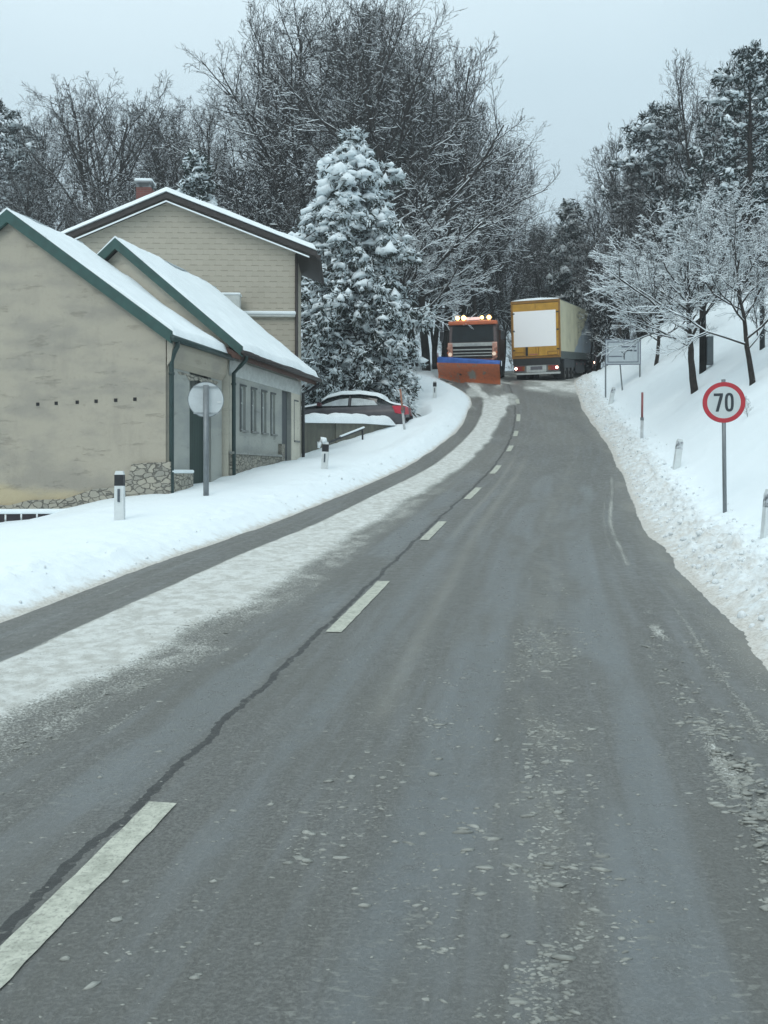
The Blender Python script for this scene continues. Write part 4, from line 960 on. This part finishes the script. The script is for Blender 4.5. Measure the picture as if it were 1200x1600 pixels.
def car():
    # local +y is the nose. Only the upper half shows over the terrace wall.
    t = thing('parked_car', (-1.34, 35.6, 3.64), (0, 0, R(90-12)), 'dark grey saloon car under snow, parked behind the low concrete wall', 'car')
    Mp = mat('grey_car_paint', (.085,.083,.092), .4, .3, 4); hw = .90
    # body loft: side profile lines per half width
    ys = [-2.35,-2.30,-1.9,-1.2,-.2,.8,1.4,2.0,2.28,2.36]
    top = [.72,.98,1.04,1.03,1.0,.98,.95,.86,.74,.55]
    bot = [.42,.30,.24,.22,.22,.22,.22,.24,.30,.40]
    wid = [.78,.84,.88,.90,.90,.90,.89,.86,.76,.66]
    b = MB(); V = []; F_ = []
    for y, zt, zb, w_ in zip(ys, top, bot, wid):
        zm = (zt+zb)/2
        V += [(-w_*.92,y,zb),(-w_,y,zm-.1),(-w_,y,zm+.12),(-w_*.93,y,zt-.03),(-w_*.5,y,zt+.02),(w_*.5,y,zt+.02),(w_*.93,y,zt-.03),(w_,y,zm+.12),(w_,y,zm-.1),(w_*.92,y,zb)]
    n = 10
    for i in range(len(ys)-1):
        for j in range(n): F_.append((i*n+j, i*n+(j+1) % n, (i+1)*n+(j+1) % n, (i+1)*n+j))
    F_ += [tuple(range(n))[::-1][::-1], tuple(range((len(ys)-1)*n, len(ys)*n))[::-1]]
    b.add(V, F_); b.build('body', Mp, t, smooth=True, bevel=0)
    # cabin
    cy = [-1.85,-1.25,-.6,.1,.65,1.25]; ct = [1.06,1.36,1.45,1.44,1.33,1.0]
    V = []; F_ = []
    for y, z in zip(cy, ct):
        wt = .62 if z > 1.1 else .78
        V += [(-.82,y,.98),(-.80+(.80-wt)*(z-1)/.45*.6,y,max(z-.22,.985)),(-wt,y,z),(wt,y,z),(.80-(.80-wt)*(z-1)/.45*.6,y,max(z-.22,.985)),(.82,y,.98)]
    for i in range(len(cy)-1):
        for j in range(5): F_.append((i*6+j, i*6+j+1, (i+1)*6+j+1, (i+1)*6+j))
    b = MB(); b.add(V, F_); b.build('cabin', M_glass, t, smooth=False)
    # door pillars and frosted side windows with snow stuck to them
    for s in (-1, 1):
        # frosted window snow
        pts = [(-1.30,1.03),(-1.15,1.20),(-.62,1.30),(-.28,1.31),(-.28,1.03)]
        def X(z): return s*(.83-(z-1.0)*.36)
        for pl in (pts, [(-.16,1.03),(-.16,1.31),(.18,1.28),(.62,1.15),(.92,1.03)]):
            b = MB(); b.add([(X(z), y, z) for y, z in pl], [tuple(range(len(pl)))]); o = b.build('side_window', mat('frosted_window', (.56,.61,.63), .5, .25, 4), t)
            o.modifiers.new('s', 'SOLIDIFY').thickness = .02
        b = MB(); b.tube([(s*.80,-.22,1.02),(s*.66,-.22,1.38)], .045, 6); b.build('door_pillar', Mp, t)
        b = MB(); b.box(s*.98-.1, s*.98+.1, .82, .98, 1.0, 1.14); b.build('mirror', mat('dark_red_mirror', (.09,.025,.03), .4), t, bevel=.03)
        for y in (-1.42, 1.42): wheel(t, s*.80, y, .33, .22)
        b = MB(); b.add([(s*.80,-2.33,.66),(s*.895,-1.98,.72),(s*.87,-1.86,.98),(s*.74,-2.22,1.0)], [(0,1,2,3)]); b.add([(s*.28,-2.365,.70),(s*.80,-2.335,.66),(s*.74,-2.25,1.0),(s*.30,-2.32,.98)], [(0,1,2,3)])
        o = b.build('tail_light', mat('red_tail_lens', (.50,.012,.04), .3, .2, 5), t); o.modifiers.new('s', 'SOLIDIFY').thickness = .03
        b = MB(); b.disc((s*.62, 2.30, .66), .12, 'y', .05, 16); b.build('headlight', mat('clear_lens', (.4,.42,.44), .2), t)
    # snow blanket: roof, bonnet, boot
    def blanket(y0, y1, fz, w_, th, seed):
        ny, nx = 30, 18; yy = np.linspace(y0, y1, ny)[:, None]; a = np.linspace(-1, 1, nx)[None, :]
        e = np.minimum(np.minimum(yy-y0, y1-yy), 99)+0*a; pr = np.clip(e/.15, 0, 1)**.5*np.sqrt(np.clip(1-np.abs(a)**4, 0, 1))
        Z = fz(yy)+0*a+.01+th*pr*(.75+.5*fbm(a*3, yy*2, seed, 3)); X, Y, Z = np.broadcast_arrays(a*w_, yy+0*a, Z)
        npmesh('snow_blanket', np.stack([X, Y, Z], -1).reshape(-1, 3), grid_faces(ny, nx), M_snow, t, smooth=True)
    fc = lambda y: np.interp(y, cy, ct)
    blanket(-1.5, .95, fc, .74, .17, 3)
    blanket(.85, 2.25, lambda y: np.interp(y, [.8,1.4,2,2.3], [1.08,.99,.90,.76]), .84, .12, 6)
    blanket(-2.28, -1.45, lambda y: np.interp(y, [-2.3,-1.9,-1.4], [.99,1.05,1.22]), .62, .08, 8)
car()

# ------------------------------------------------------------------ trees
def tubes(p0, p1, r0, r1, k):
    p0 = np.array(p0); p1 = np.array(p1); r0 = np.array(r0)[:, None]; r1 = np.array(r1)[:, None]
    d = p1-p0; ln = np.linalg.norm(d, axis=1, keepdims=True)+1e-9; d = d/ln
    ref = np.where(np.abs(d[:, 2:3]) > .9, np.array([[1., 0, 0]]), np.array([[0, 0, 1.]]))
    a = np.cross(d, ref); a /= np.linalg.norm(a, axis=1, keepdims=True); b = np.cross(d, a)
    V = []
    for (p, r) in ((p0, r0), (p1, r1)):
        for j in range(k):
            t = 2*math.pi*j/k; V.append(p+(a*math.cos(t)+b*math.sin(t))*r)
    V = np.stack(V, 1); m = len(p0)
    f = np.array([(j, (j+1) % k, k+(j+1) % k, k+j) for j in range(k)])
    return V.reshape(-1, 3), (f[None]+(np.arange(m)*2*k)[:, None, None]).reshape(-1, 4)
def snowstrips(p0, p1, r0, r1, h, rng, cover):
    p0 = np.array(p0); p1 = np.array(p1); r0 = np.array(r0); r1 = np.array(r1)
    d = p1-p0; ln = np.linalg.norm(d, axis=1)+1e-9; hz = np.hypot(d[:, 0], d[:, 1])/ln
    keep = (hz > .35) & (rng.random(len(p0)) < cover*np.clip((hz-.2)*1.6, 0, 1))
    p0, p1, r0, r1, d, hz = p0[keep], p1[keep], r0[keep], r1[keep], d[keep], hz[keep]
    s = np.stack([-d[:, 1], d[:, 0], 0*d[:, 0]], 1); s /= np.linalg.norm(s, axis=1, keepdims=True)+1e-9
    up = np.array([[0, 0, 1.]]); V = []
    for p, r in ((p0, r0), (p1, r1)):
        w_ = np.maximum(r*.95, .007)[:, None]; hh = (np.minimum(h*(.5+r*10), h*1.6)*(.7+.6*rng.random(len(r)))*hz)[:, None]
        V += [p+s*w_-up*r[:, None]*.1, p+s*w_*.6+up*(r[:, None]*.8+hh*.8), p-s*w_*.6+up*(r[:, None]*.8+hh*.85), p-s*w_-up*r[:, None]*.1]
    V = np.stack(V, 1); f = np.array([(0,1,5,4),(1,2,6,5),(2,3,7,6),(3,2,1,0),(4,5,6,7)])
    return V.reshape(-1, 3), (f[None]+(np.arange(len(p0))*8)[:, None, None]).reshape(-1, 4)

def bare_tree(name, seed, H, r0, first=.22, kids=(15, 8, 6, 4), ang=(55, 48, 45, 45), lenr=(.42, .5, .5, .55), up=.35, wob=.10, snow=.03, cover=.8, fork=0, trunkm=None, segs=(12, 6, 4, 3, 2), minr=.006, crownshape='round', droop=0, snowtop=1.0):
    rng = np.random.default_rng(seed); rd = rng.random
    trunk = [[], [], [], []]; br = [[], [], [], []]
    def perp(d):
        v = rng.normal(size=3); v -= d*np.dot(v, d); return v/np.linalg.norm(v)
    def grow(p, d, ln, r, lv):
        ns = segs[lv]; st = ln/ns; tgt = trunk if lv == 0 else br
        path = [p]; dirs = [d]; rads = [r]; re = r*(.25 if lv == 0 else .30)
        for i in range(ns):
            d = d+rng.normal(size=3)*wob*(1 if lv else .5)+np.array([0, 0, 1])*(up if lv else .05)*(.22 if lv else 1)-np.array([0, 0, droop*(i/ns)*(1 if lv == 1 else 0)])
            d = d/np.linalg.norm(d); q = p+d*st; ra = r+(re-r)*i/ns; rb = r+(re-r)*(i+1)/ns
            tgt[0].append(p); tgt[1].append(q); tgt[2].append(max(ra, minr)); tgt[3].append(max(rb, minr))
            p = q; path.append(p); dirs.append(d); rads.append(rb)
        if lv >= len(kids): return
        n = kids[lv]
        for c in range(n):
            f0 = first if lv == 0 else .15
            f = f0+(1-f0)*((c+rd()*.9)/n)
            f = min(f, .99); x = f*ns; i = int(x); q = path[i]+(path[i+1]-path[i])*(x-i); dd = dirs[i+1]
            a = R(ang[lv]*(.75+.5*rd())); 
            if lv == 0: a *= (1.15-.65*f)
            if lv == 0:
                az = c*2.4+rd()*.8; pp = np.array([math.cos(az), math.sin(az), 0])
            else: pp = perp(dd)
            nd = dd*math.cos(a)+pp*math.sin(a)
            if lv == 0:
                sh = {'round': math.sin(math.pi*min(1, .25+.72*(f-first)/(1-first)))**.6, 'vase': 1.1-.5*(f-first)/(1-first), 'tall': 1-.5*f}[crownshape]
                l2 = H*lenr[0]*sh*(.8+.4*rd())
            else: l2 = ln*lenr[lv]*(1-.45*f)*(.7+.6*rd())
            grow(q, nd, l2, max(rads[i]*(.55 if lv == 0 else .6), minr), lv+1)
    d0 = np.array([0, 0, 1.])
    grow(np.array([0, 0, -.4]), d0, H*.97, r0, 0)
    t = bpy.data.objects.new(name, None); COL.objects.link(t)
    V, f = tubes(*trunk, 9); npmesh('trunk', V, f, trunkm or M_bark, t, smooth=True)
    r = np.array(br[2]); big = r > .03
    sel = lambda m: [np.array(x)[m] for x in br]
    V1, f1 = tubes(*sel(big), 6); V2, f2 = tubes(*sel(~big), 3)
    npmesh('branches', np.concatenate([V1, V2]), np.concatenate([f1, f2+len(V1)]), trunkm or M_bark, t)
    if snow:
        allb = [np.array(a_+b_) for a_, b_ in zip(br, trunk)]
        V, f = snowstrips(*allb, snow, rng, cover)
        # thinner cover towards the windy top
        if snowtop < 1:
            c = V.reshape(-1, 8, 3)[:, 0, 2]/H; kp = rng.random(len(c)) < 1-(1-snowtop)*np.clip(c*1.3-.2, 0, 1)
            V = V.reshape(-1, 8, 3)[kp].reshape(-1, 3); m = kp.sum(); f = (f[:5][None]+(np.arange(m)*8)[:, None, None]).reshape(-1, 4)
        npmesh('branch_snow', V, f, M_tsnow, t)
    b1 = np.array(br[1]); t['H'] = float(max(b1[:, 2].max(), H)); t['rad'] = float(np.percentile(np.hypot(b1[:, 0], b1[:, 1]), 97)); return t

IV, IF = ico(1)
def conifer(name, seed, H, rad, dens=1.0, shape='cone', col='needles', snowamt=1.0, base=.06, droop=.5, cl=.20, frost=.35, lump=.62):
    """trunk, drooping limbs, needle sprays (many small blades) and lumps of snow lying on the sprays"""
    rng = np.random.default_rng(seed); rd = rng.random
    t = bpy.data.objects.new(name, None); COL.objects.link(t)
    tr = MB(); tr.tube([(0,0,-.4),(0,0,H*.5),(0,0,H*.97)], [H*.016+.05, H*.010+.02, .02], 9); tr.build('trunk', M_bark, t, smooth=True)
    cent = []; dirs = []; sz = []; L0 = [[], [], [], []]
    nl = int(60*dens*(H/10))
    for i in range(nl):
        f = base+(1-base)*((i+rd())/nl); az = i*2.39996+rd()*.6
        if shape == 'cone': rr = rad*(1-f)**.75*(.65+.5*rd())+.15
        elif shape == 'column': rr = rad*(min(1, (1-f)*2.3)**.75)*(.30+1.25*float(fbm(az*1.3, f*11, seed, 2))+.30*rd())*(1 if rd() > .14 else 1.4)*(1-.22*math.exp(-((f-.52)/.06)**2))+.12
        else: rr = rad*math.sin(math.pi*min(.97, .12+.85*(f-base)/(1-base)))**.7*(.6+.6*rd())
        el = .25-.1*f if shape != 'pine' else .35
        p = np.array([0, 0, H*f]); d = np.array([math.cos(az)*math.cos(el), math.sin(az)*math.cos(el), math.sin(el)*(.4+.6*f)])
        ns = 6; st = rr/ns; thk = .05*(1-f)+.015
        for k in range(ns):
            d = d+np.array([0, 0, -droop*.22])+rng.normal(size=3)*.09; d /= np.linalg.norm(d); q = p+d*st
            L0[0].append(p); L0[1].append(q); L0[2].append(thk*(1-k/ns)+.008); L0[3].append(thk*(1-(k+1)/ns)+.008); p = q
            if (k > 0 or shape == 'column') and not (shape == 'pine' and k < 2):
                m = int(3*dens)+(rd() < .6)
                for c in range(m):
                    off = rng.normal(size=3)*np.array([.16, .16, .09])*(.5+rr*.35); cent.append(p+off); dirs.append(d+rng.normal(size=3)*.5); sz.append(cl*(.6+.8*rd()))
    V, f = tubes(*L0, 5); npmesh('limbs', V, f, M_bark, t)
    C = np.array(cent); Dn = np.array(dirs); S = np.array(sz); Dn /= np.linalg.norm(Dn, axis=1, keepdims=True); n = len(C)
    # needle sprays: 14 slim blades each
    nb = 14; dd = Dn[:, None, :]*.7+rng.normal(size=(n, nb, 3))*.75+np.array([0, 0, -.25]); dd /= np.linalg.norm(dd, axis=2, keepdims=True)
    st = C[:, None, :]+rng.normal(size=(n, nb, 3))*S[:, None, None]*.35; ln = (S[:, None]*(.6+.8*rng.random((n, nb))))[..., None]
    wv = np.cross(dd, rng.normal(size=(n, nb, 3))); wv /= np.linalg.norm(wv, axis=2, keepdims=True); ww = S[:, None, None]*.13
    A = st-wv*ww*.4; B = st+wv*ww*.4; Cc = st+dd*ln*.6+wv*ww; Dd = st+dd*ln; Ee = st+dd*ln*.6-wv*ww
    V = np.stack([A, B, Cc, Dd, Ee], 2).reshape(-1, 3); m = n*nb
    me_f = np.concatenate([np.array([(0,1,2,4)])[None]+(np.arange(m)*5)[:, None, None]]).reshape(-1, 4)
    tri = (np.array([(4,2,3,3)])[None]+(np.arange(m)*5)[:, None, None]).reshape(-1, 4)
    mm = mat(col, {'needles': (.030,.048,.038), 'needles_dark': (.020,.034,.030), 'needles_grey': (.040,.052,.042)}[col], .8, .5, 1.5, spec=.15)
    Vt = V; o1 = npmesh('foliage', Vt, np.concatenate([me_f[:, [0,1,2]], me_f[:, [0,2,3]], tri[:, :3]]), mm, t)
    # frost: part of the blades, those on top of each spray, carry a film of snow
    o1.data.materials.append(M_tsnow)
    fr = (rng.random((n, nb)) < np.clip(frost*(.6+1.6*((st[..., 2]-C[:, None, 2])/S[:, None]+.1)), 0, .9)).ravel().astype(np.int32)
    o1.data.polygons.foreach_set('material_index', np.tile(fr, 3))
    # snow: lumps on the upper side
    hf = C[:, 2]/H; pm = fbm(C[:, 0]*1.3+C[:, 2]*.5+9, C[:, 1]*1.3+C[:, 2]*1.1, seed+1, 4)
    k = rng.random(n) < np.clip(.62*snowamt*(.48+1.8*(pm-.32)+.30*hf), .05, 1)*1.25
    Cs = C[k]; Ss = S[k]*lump*(.35+.9*rng.random(k.sum())**2)*(.65+.75*hf[k])*(1-.55*sstep(.88, .98, hf[k])); m = len(Cs)
    sc3 = np.stack([.7+1.1*rng.random(m), .7+1.1*rng.random(m), .45+.45*rng.random(m)], 1)
    V = IV[None]*(1+.38*rng.normal(size=(m, len(IV), 1)))*Ss[:, None, None]*sc3[:, None, :]
    V[..., 2] -= .25*np.hypot(V[..., 0], V[..., 1])**2/np.maximum(Ss[:, None], .01)*.8
    V += (Cs+np.array([0, 0, 1])*Ss[:, None]*.45)[:, None, :]
    fs = (IF[None]+(np.arange(m)*len(IV))[:, None, None]).reshape(-1, 3)
    npmesh('branch_snow', V.reshape(-1, 3), fs, M_tsnow, t, smooth=True)
    t['H'] = H; t['rad'] = rad; return t

def place(proto, px, Z, ytop, label=None, group=None, first=None, rot=None, dz=0, cat='tree', scl=None):
    g = at(px, Z, dz); H = proto['H']; s = scl or ((HOR-ytop)/F*Z+CZ-g.z)/H
    if px < 850 and ytop < 330:        # keep the gap of open sky above the road
        px = min(px, 835-proto['rad']*s/Z*F*.92); g = at(px, Z, dz)
    rz = rot if rot is not None else (px*1.7) % 6.28
    adj = {id(thin): 'slender ', id(bigB): 'broad crowned ', id(crook): 'crooked ', id(bigC): 'upright ', id(bush): 'bushy '}.get(id(proto), '') if group else ''
    if label: label = adj+label
    if id(proto) not in USED:
        USED.add(id(proto)); KEEP.append(proto)
        proto.location = g; proto.rotation_euler = (0, 0, rz); proto.scale = (s,)*3; o = proto
        if label: o['label'] = label
        if group: o['group'] = group
    else: o = dup(proto, g, (0, 0, rz), s, label, group)
    o['category'] = cat; return o
USED = set(); KEEP = []

# prototypes
bigA = bare_tree('bare_tree', 11, 24, .38, .16, (30, 11, 7, 5), (60, 48, 45, 48), (.42, .46, .48, .5), up=.26, snow=.035, cover=.75, minr=.010, snowtop=.35)
bigB = bare_tree('bare_tree', 12, 21, .30, .18, (24, 10, 7, 4), (58, 48, 45, 48), (.42, .48, .5, .5), up=.28, snow=.035, cover=.7, minr=.010, snowtop=.35)
bigC = bare_tree('bare_tree', 13, 19, .24, .30, (18, 8, 6, 4), (42, 42, 42, 45), (.34, .5, .5, .55), up=.5, snow=.03, cover=.6, minr=.010, snowtop=.3)
thin = bare_tree('bare_tree', 14, 18, .17, .35, (13, 7, 5, 3), (38, 40, 42, 45), (.28, .5, .5, .55), up=.6, snow=.03, cover=.6, minr=.010, snowtop=.3)
crook = bare_tree('bare_tree', 15, 17, .26, .35, (12, 7, 6, 5), (48, 48, 45, 45), (.42, .5, .5, .55), up=.45, wob=.20, snow=.03, cover=.5, minr=.010, snowtop=.2)
bush = bare_tree('bare_sapling', 16, 7, .07, .05, (18, 7, 5, 3), (45, 45, 42, 45), (.45, .5, .5, .55), up=.5, snow=.02, cover=.35, minr=.009, trunkm=M_barkd)
roadA = bare_tree('bare_tree', 21, 5.9, .19, .43, (16, 11, 8, 5), (78, 42, 38, 40), (.98, .42, .46, .5), up=.24, wob=.11, snow=.040, cover=1.0, minr=.006, crownshape='vase')
roadB = bare_tree('bare_tree', 22, 6.6, .15, .30, (15, 11, 8, 5), (68, 44, 40, 40), (.80, .42, .48, .5), up=.32, wob=.15, snow=.040, cover=1.0, minr=.006, crownshape='vase')
spruce = conifer('snowy_spruce', 31, 11.6, 3.15, 2.0, 'column', 'needles_grey', 1.35, .02, .95, .22, frost=.62, lump=.78)
pine = conifer('snowy_pine', 32, 14, 3.2, .85, 'pine', 'needles_dark', .8, .30, .25, .30, frost=.3)
fir = conifer('snowy_fir', 33, 9, 2.2, 1.2, 'cone', 'needles', 1.0, .05, .45, .24)

place(spruce, 552, 39.5, 208, 'big snow laden spruce behind the parked car', rot=1.0)
place(bigA, 622, 52, -25, 'broad bare tree rising highest behind the snowy spruce', rot=.4)
place(roadA, 1086, 31, 278, 'bare tree with snow lined spreading boughs beside the pole with the meter box', rot=2.2)
place(roadB, 1176, 26, 270, 'bare tree with a knotty snow plastered trunk, nearest the speed sign', rot=.3)
place(roadB, 1232, 33, 290, 'snow lined bare tree whose boughs reach in from the right frame edge', rot=1.9)
place(roadB, 1024, 39.5, 345, 'smaller snow lined bare tree right of the direction sign', rot=2.6)
place(fir, 308, 47, 243, 'small snow covered fir poking up behind the shingled house roof')
place(pine, 1172, 44, 78, 'tall snowy pine at the top right', rot=2.)
place(pine, -8, 62, 165, 'dark pine at the left frame edge', rot=.5)
place(bigB, 700, 56, 40, 'bare tree between the tallest tree and the open sky', rot=1.1)
place(bigB, 480, 58, -5, 'dense bare tree left of the tallest tree', rot=3.0)
place(roadA, 618, 50, 285, 'snow laden bare tree leaning out between the spruce and the plough', rot=5.2)
place(crook, 200, 60, 108, 'crooked bare tree directly above the brick chimney', rot=.2)
place(crook, 130, 61, 112, 'crooked bare tree with forked top, left of the brick chimney', rot=2.9)
place(thin, 1090, 52, 85, 'thin bare tree standing against the sky left of the tall pine', rot=1.4)
place(bush, 1168, 22, 0, 'low tuft of dead twigs poking through the snow behind the speed sign', cat='shrub', scl=.065)
place(fir, 892, 66, 318, 'round topped snowy fir behind the lorry roof', rot=2.)
GL = 'bare forest trees behind the houses'
rnd = random.Random(3)
for i, (px, Z, yt, pr) in enumerate([(20,66,215,bigC),(70,64,175,bigB),(165,68,130,bigC),(255,63,150,crook),(290,66,165,bigC),(330,60,128,bigB),(375,62,85,bigC),(420,60,45,bigB),(455,66,30,thin),(540,63,0,bigC),(240,72,170,bigB),(100,74,190,bigC),
        (-60,66,200,bigB),(350,55,210,bigC),(400,54,180,thin),(30,56,300,bigC),(150,57,270,bigB),(290,54,270,thin),(90,54,310,thin),(230,55,290,bigC),(430,50,250,thin),(-20,54,330,bigC)]):
    place(pr, px, Z, yt, 'bare snow dusted tree in the wood behind the roofs', GL, rot=rnd.random()*6.28)
GM = 'bare forest trees behind the plough and lorry'
for i, (px, Z, yt, pr) in enumerate([(575,62,10,bigC),(650,64,5,bigC),(735,62,95,bigC),(765,60,150,bigB),(795,66,215,bigC),(680,60,60,thin),(785,72,290,bigB),(815,76,345,bigC),(840,84,385,bigB),(720,68,120,bigB),(640,58,120,thin),
        (600,70,60,bigB),(820,68,330,thin),(750,58,200,thin),(700,64,260,bigC),(780,60,320,thin),(860,80,395,thin),(805,62,380,crook),(735,74,240,crook),(665,72,200,bigC)]):
    place(pr, px, Z, yt, 'bare tree in the dark wood behind the two lorries', GM, rot=rnd.random()*6.28)
for i in range(46):
    px = rnd.uniform(590, 930); Z = rnd.uniform(62, 95); pr = rnd.choice([thin, thin, bigC, bush])
    place(pr, px, Z, rnd.uniform(330, 460) if pr is not bush else 500, 'bare tree in the dark wood behind the two lorries' if pr is not bush else 'bare sapling in the dark wood behind the two lorries', GM, rot=rnd.random()*6.28, cat='tree' if pr is not bush else 'sapling')
GR = 'trees on the right hand slope'
for i, (px, Z, yt, pr) in enumerate([(1000,60,185,bigC),(1030,56,170,pine),(1065,58,190,bigC),(960,62,235,bigC),(925,66,290,bigB),(985,58,255,bigC),(905,70,320,thin),(1045,54,240,bigB),(1110,56,160,bigC),(1150,56,120,bigB),(1200,54,110,bigC),(1235,50,80,pine),
        (1010,52,300,bigC),(1080,50,280,fir),(1140,50,250,bigC),(1195,48,250,bigC),(950,56,340,thin),(880,74,350,bigC),(920,58,380,bush),(955,54,400,bush),(1110,49,330,thin),(1060,60,130,thin),(1160,60,90,thin),(1225,58,90,bigB),(860,78,375,fir)]):
    nm = {'bare_tree': 'bare tree on the wooded slope behind the roadside trees', 'snowy_fir': 'snowy conifer on the wooded slope behind the roadside trees', 'snowy_pine': 'snowy pine on the wooded slope behind the roadside trees', 'bare_sapling': 'bare sapling at the foot of the wooded slope'}[pr.name.split('.')[0]]
    place(pr, px, Z, yt, nm, GR+' '+pr.name.split('.')[0].replace('_', ' '), rot=rnd.random()*6.28, cat='sapling' if pr is bush else 'tree')
for i in range(44):
    px = rnd.uniform(895, 1240); Z = rnd.uniform(54, 75); pr = rnd.choice([thin, bush, bush, bigC])
    g = at(px, Z)
    place(pr, px, Z, rnd.uniform(330, 400) if pr is not bush else 470-(px-900)*.25, {'bare_sapling': 'bare sapling at the foot of the wooded slope'}.get(pr.name.split('.')[0], 'bare tree on the wooded slope behind the roadside trees'), GR+' '+pr.name.split('.')[0].replace('_', ' '), rot=rnd.random()*6.28, cat='sapling' if pr is bush else 'tree')
for i in range(22):
    px = rnd.uniform(-60, 470); Z = rnd.uniform(50, 70)
    place(rnd.choice([thin, bigC, bush]), px, Z, rnd.uniform(250, 330), 'bare snow dusted tree in the wood behind the roofs', GL, rot=rnd.random()*6.28)

# ------------------------------------------------------------------ damp winter air
hz = MB().box(-700, 700, -45, 900, -8, 75).build('haze', bpy.data.materials.new('haze_air'), None)
hm = hz.data.materials[0]; hm.use_nodes = True; hn = hm.node_tree; hn.nodes.clear()
ho = hn.nodes.new('ShaderNodeOutputMaterial'); hv = hn.nodes.new('ShaderNodeVolumePrincipled')
hv.inputs['Color'].default_value = (.86, .93, .97, 1); hv.inputs['Density'].default_value = .0015; hv.inputs['Anisotropy'].default_value = .3
hn.links.new(hv.outputs[0], ho.inputs['Volume'])
tag(hz, 'thin cold haze lying over the snowy road and woods', 'haze', kind='stuff')
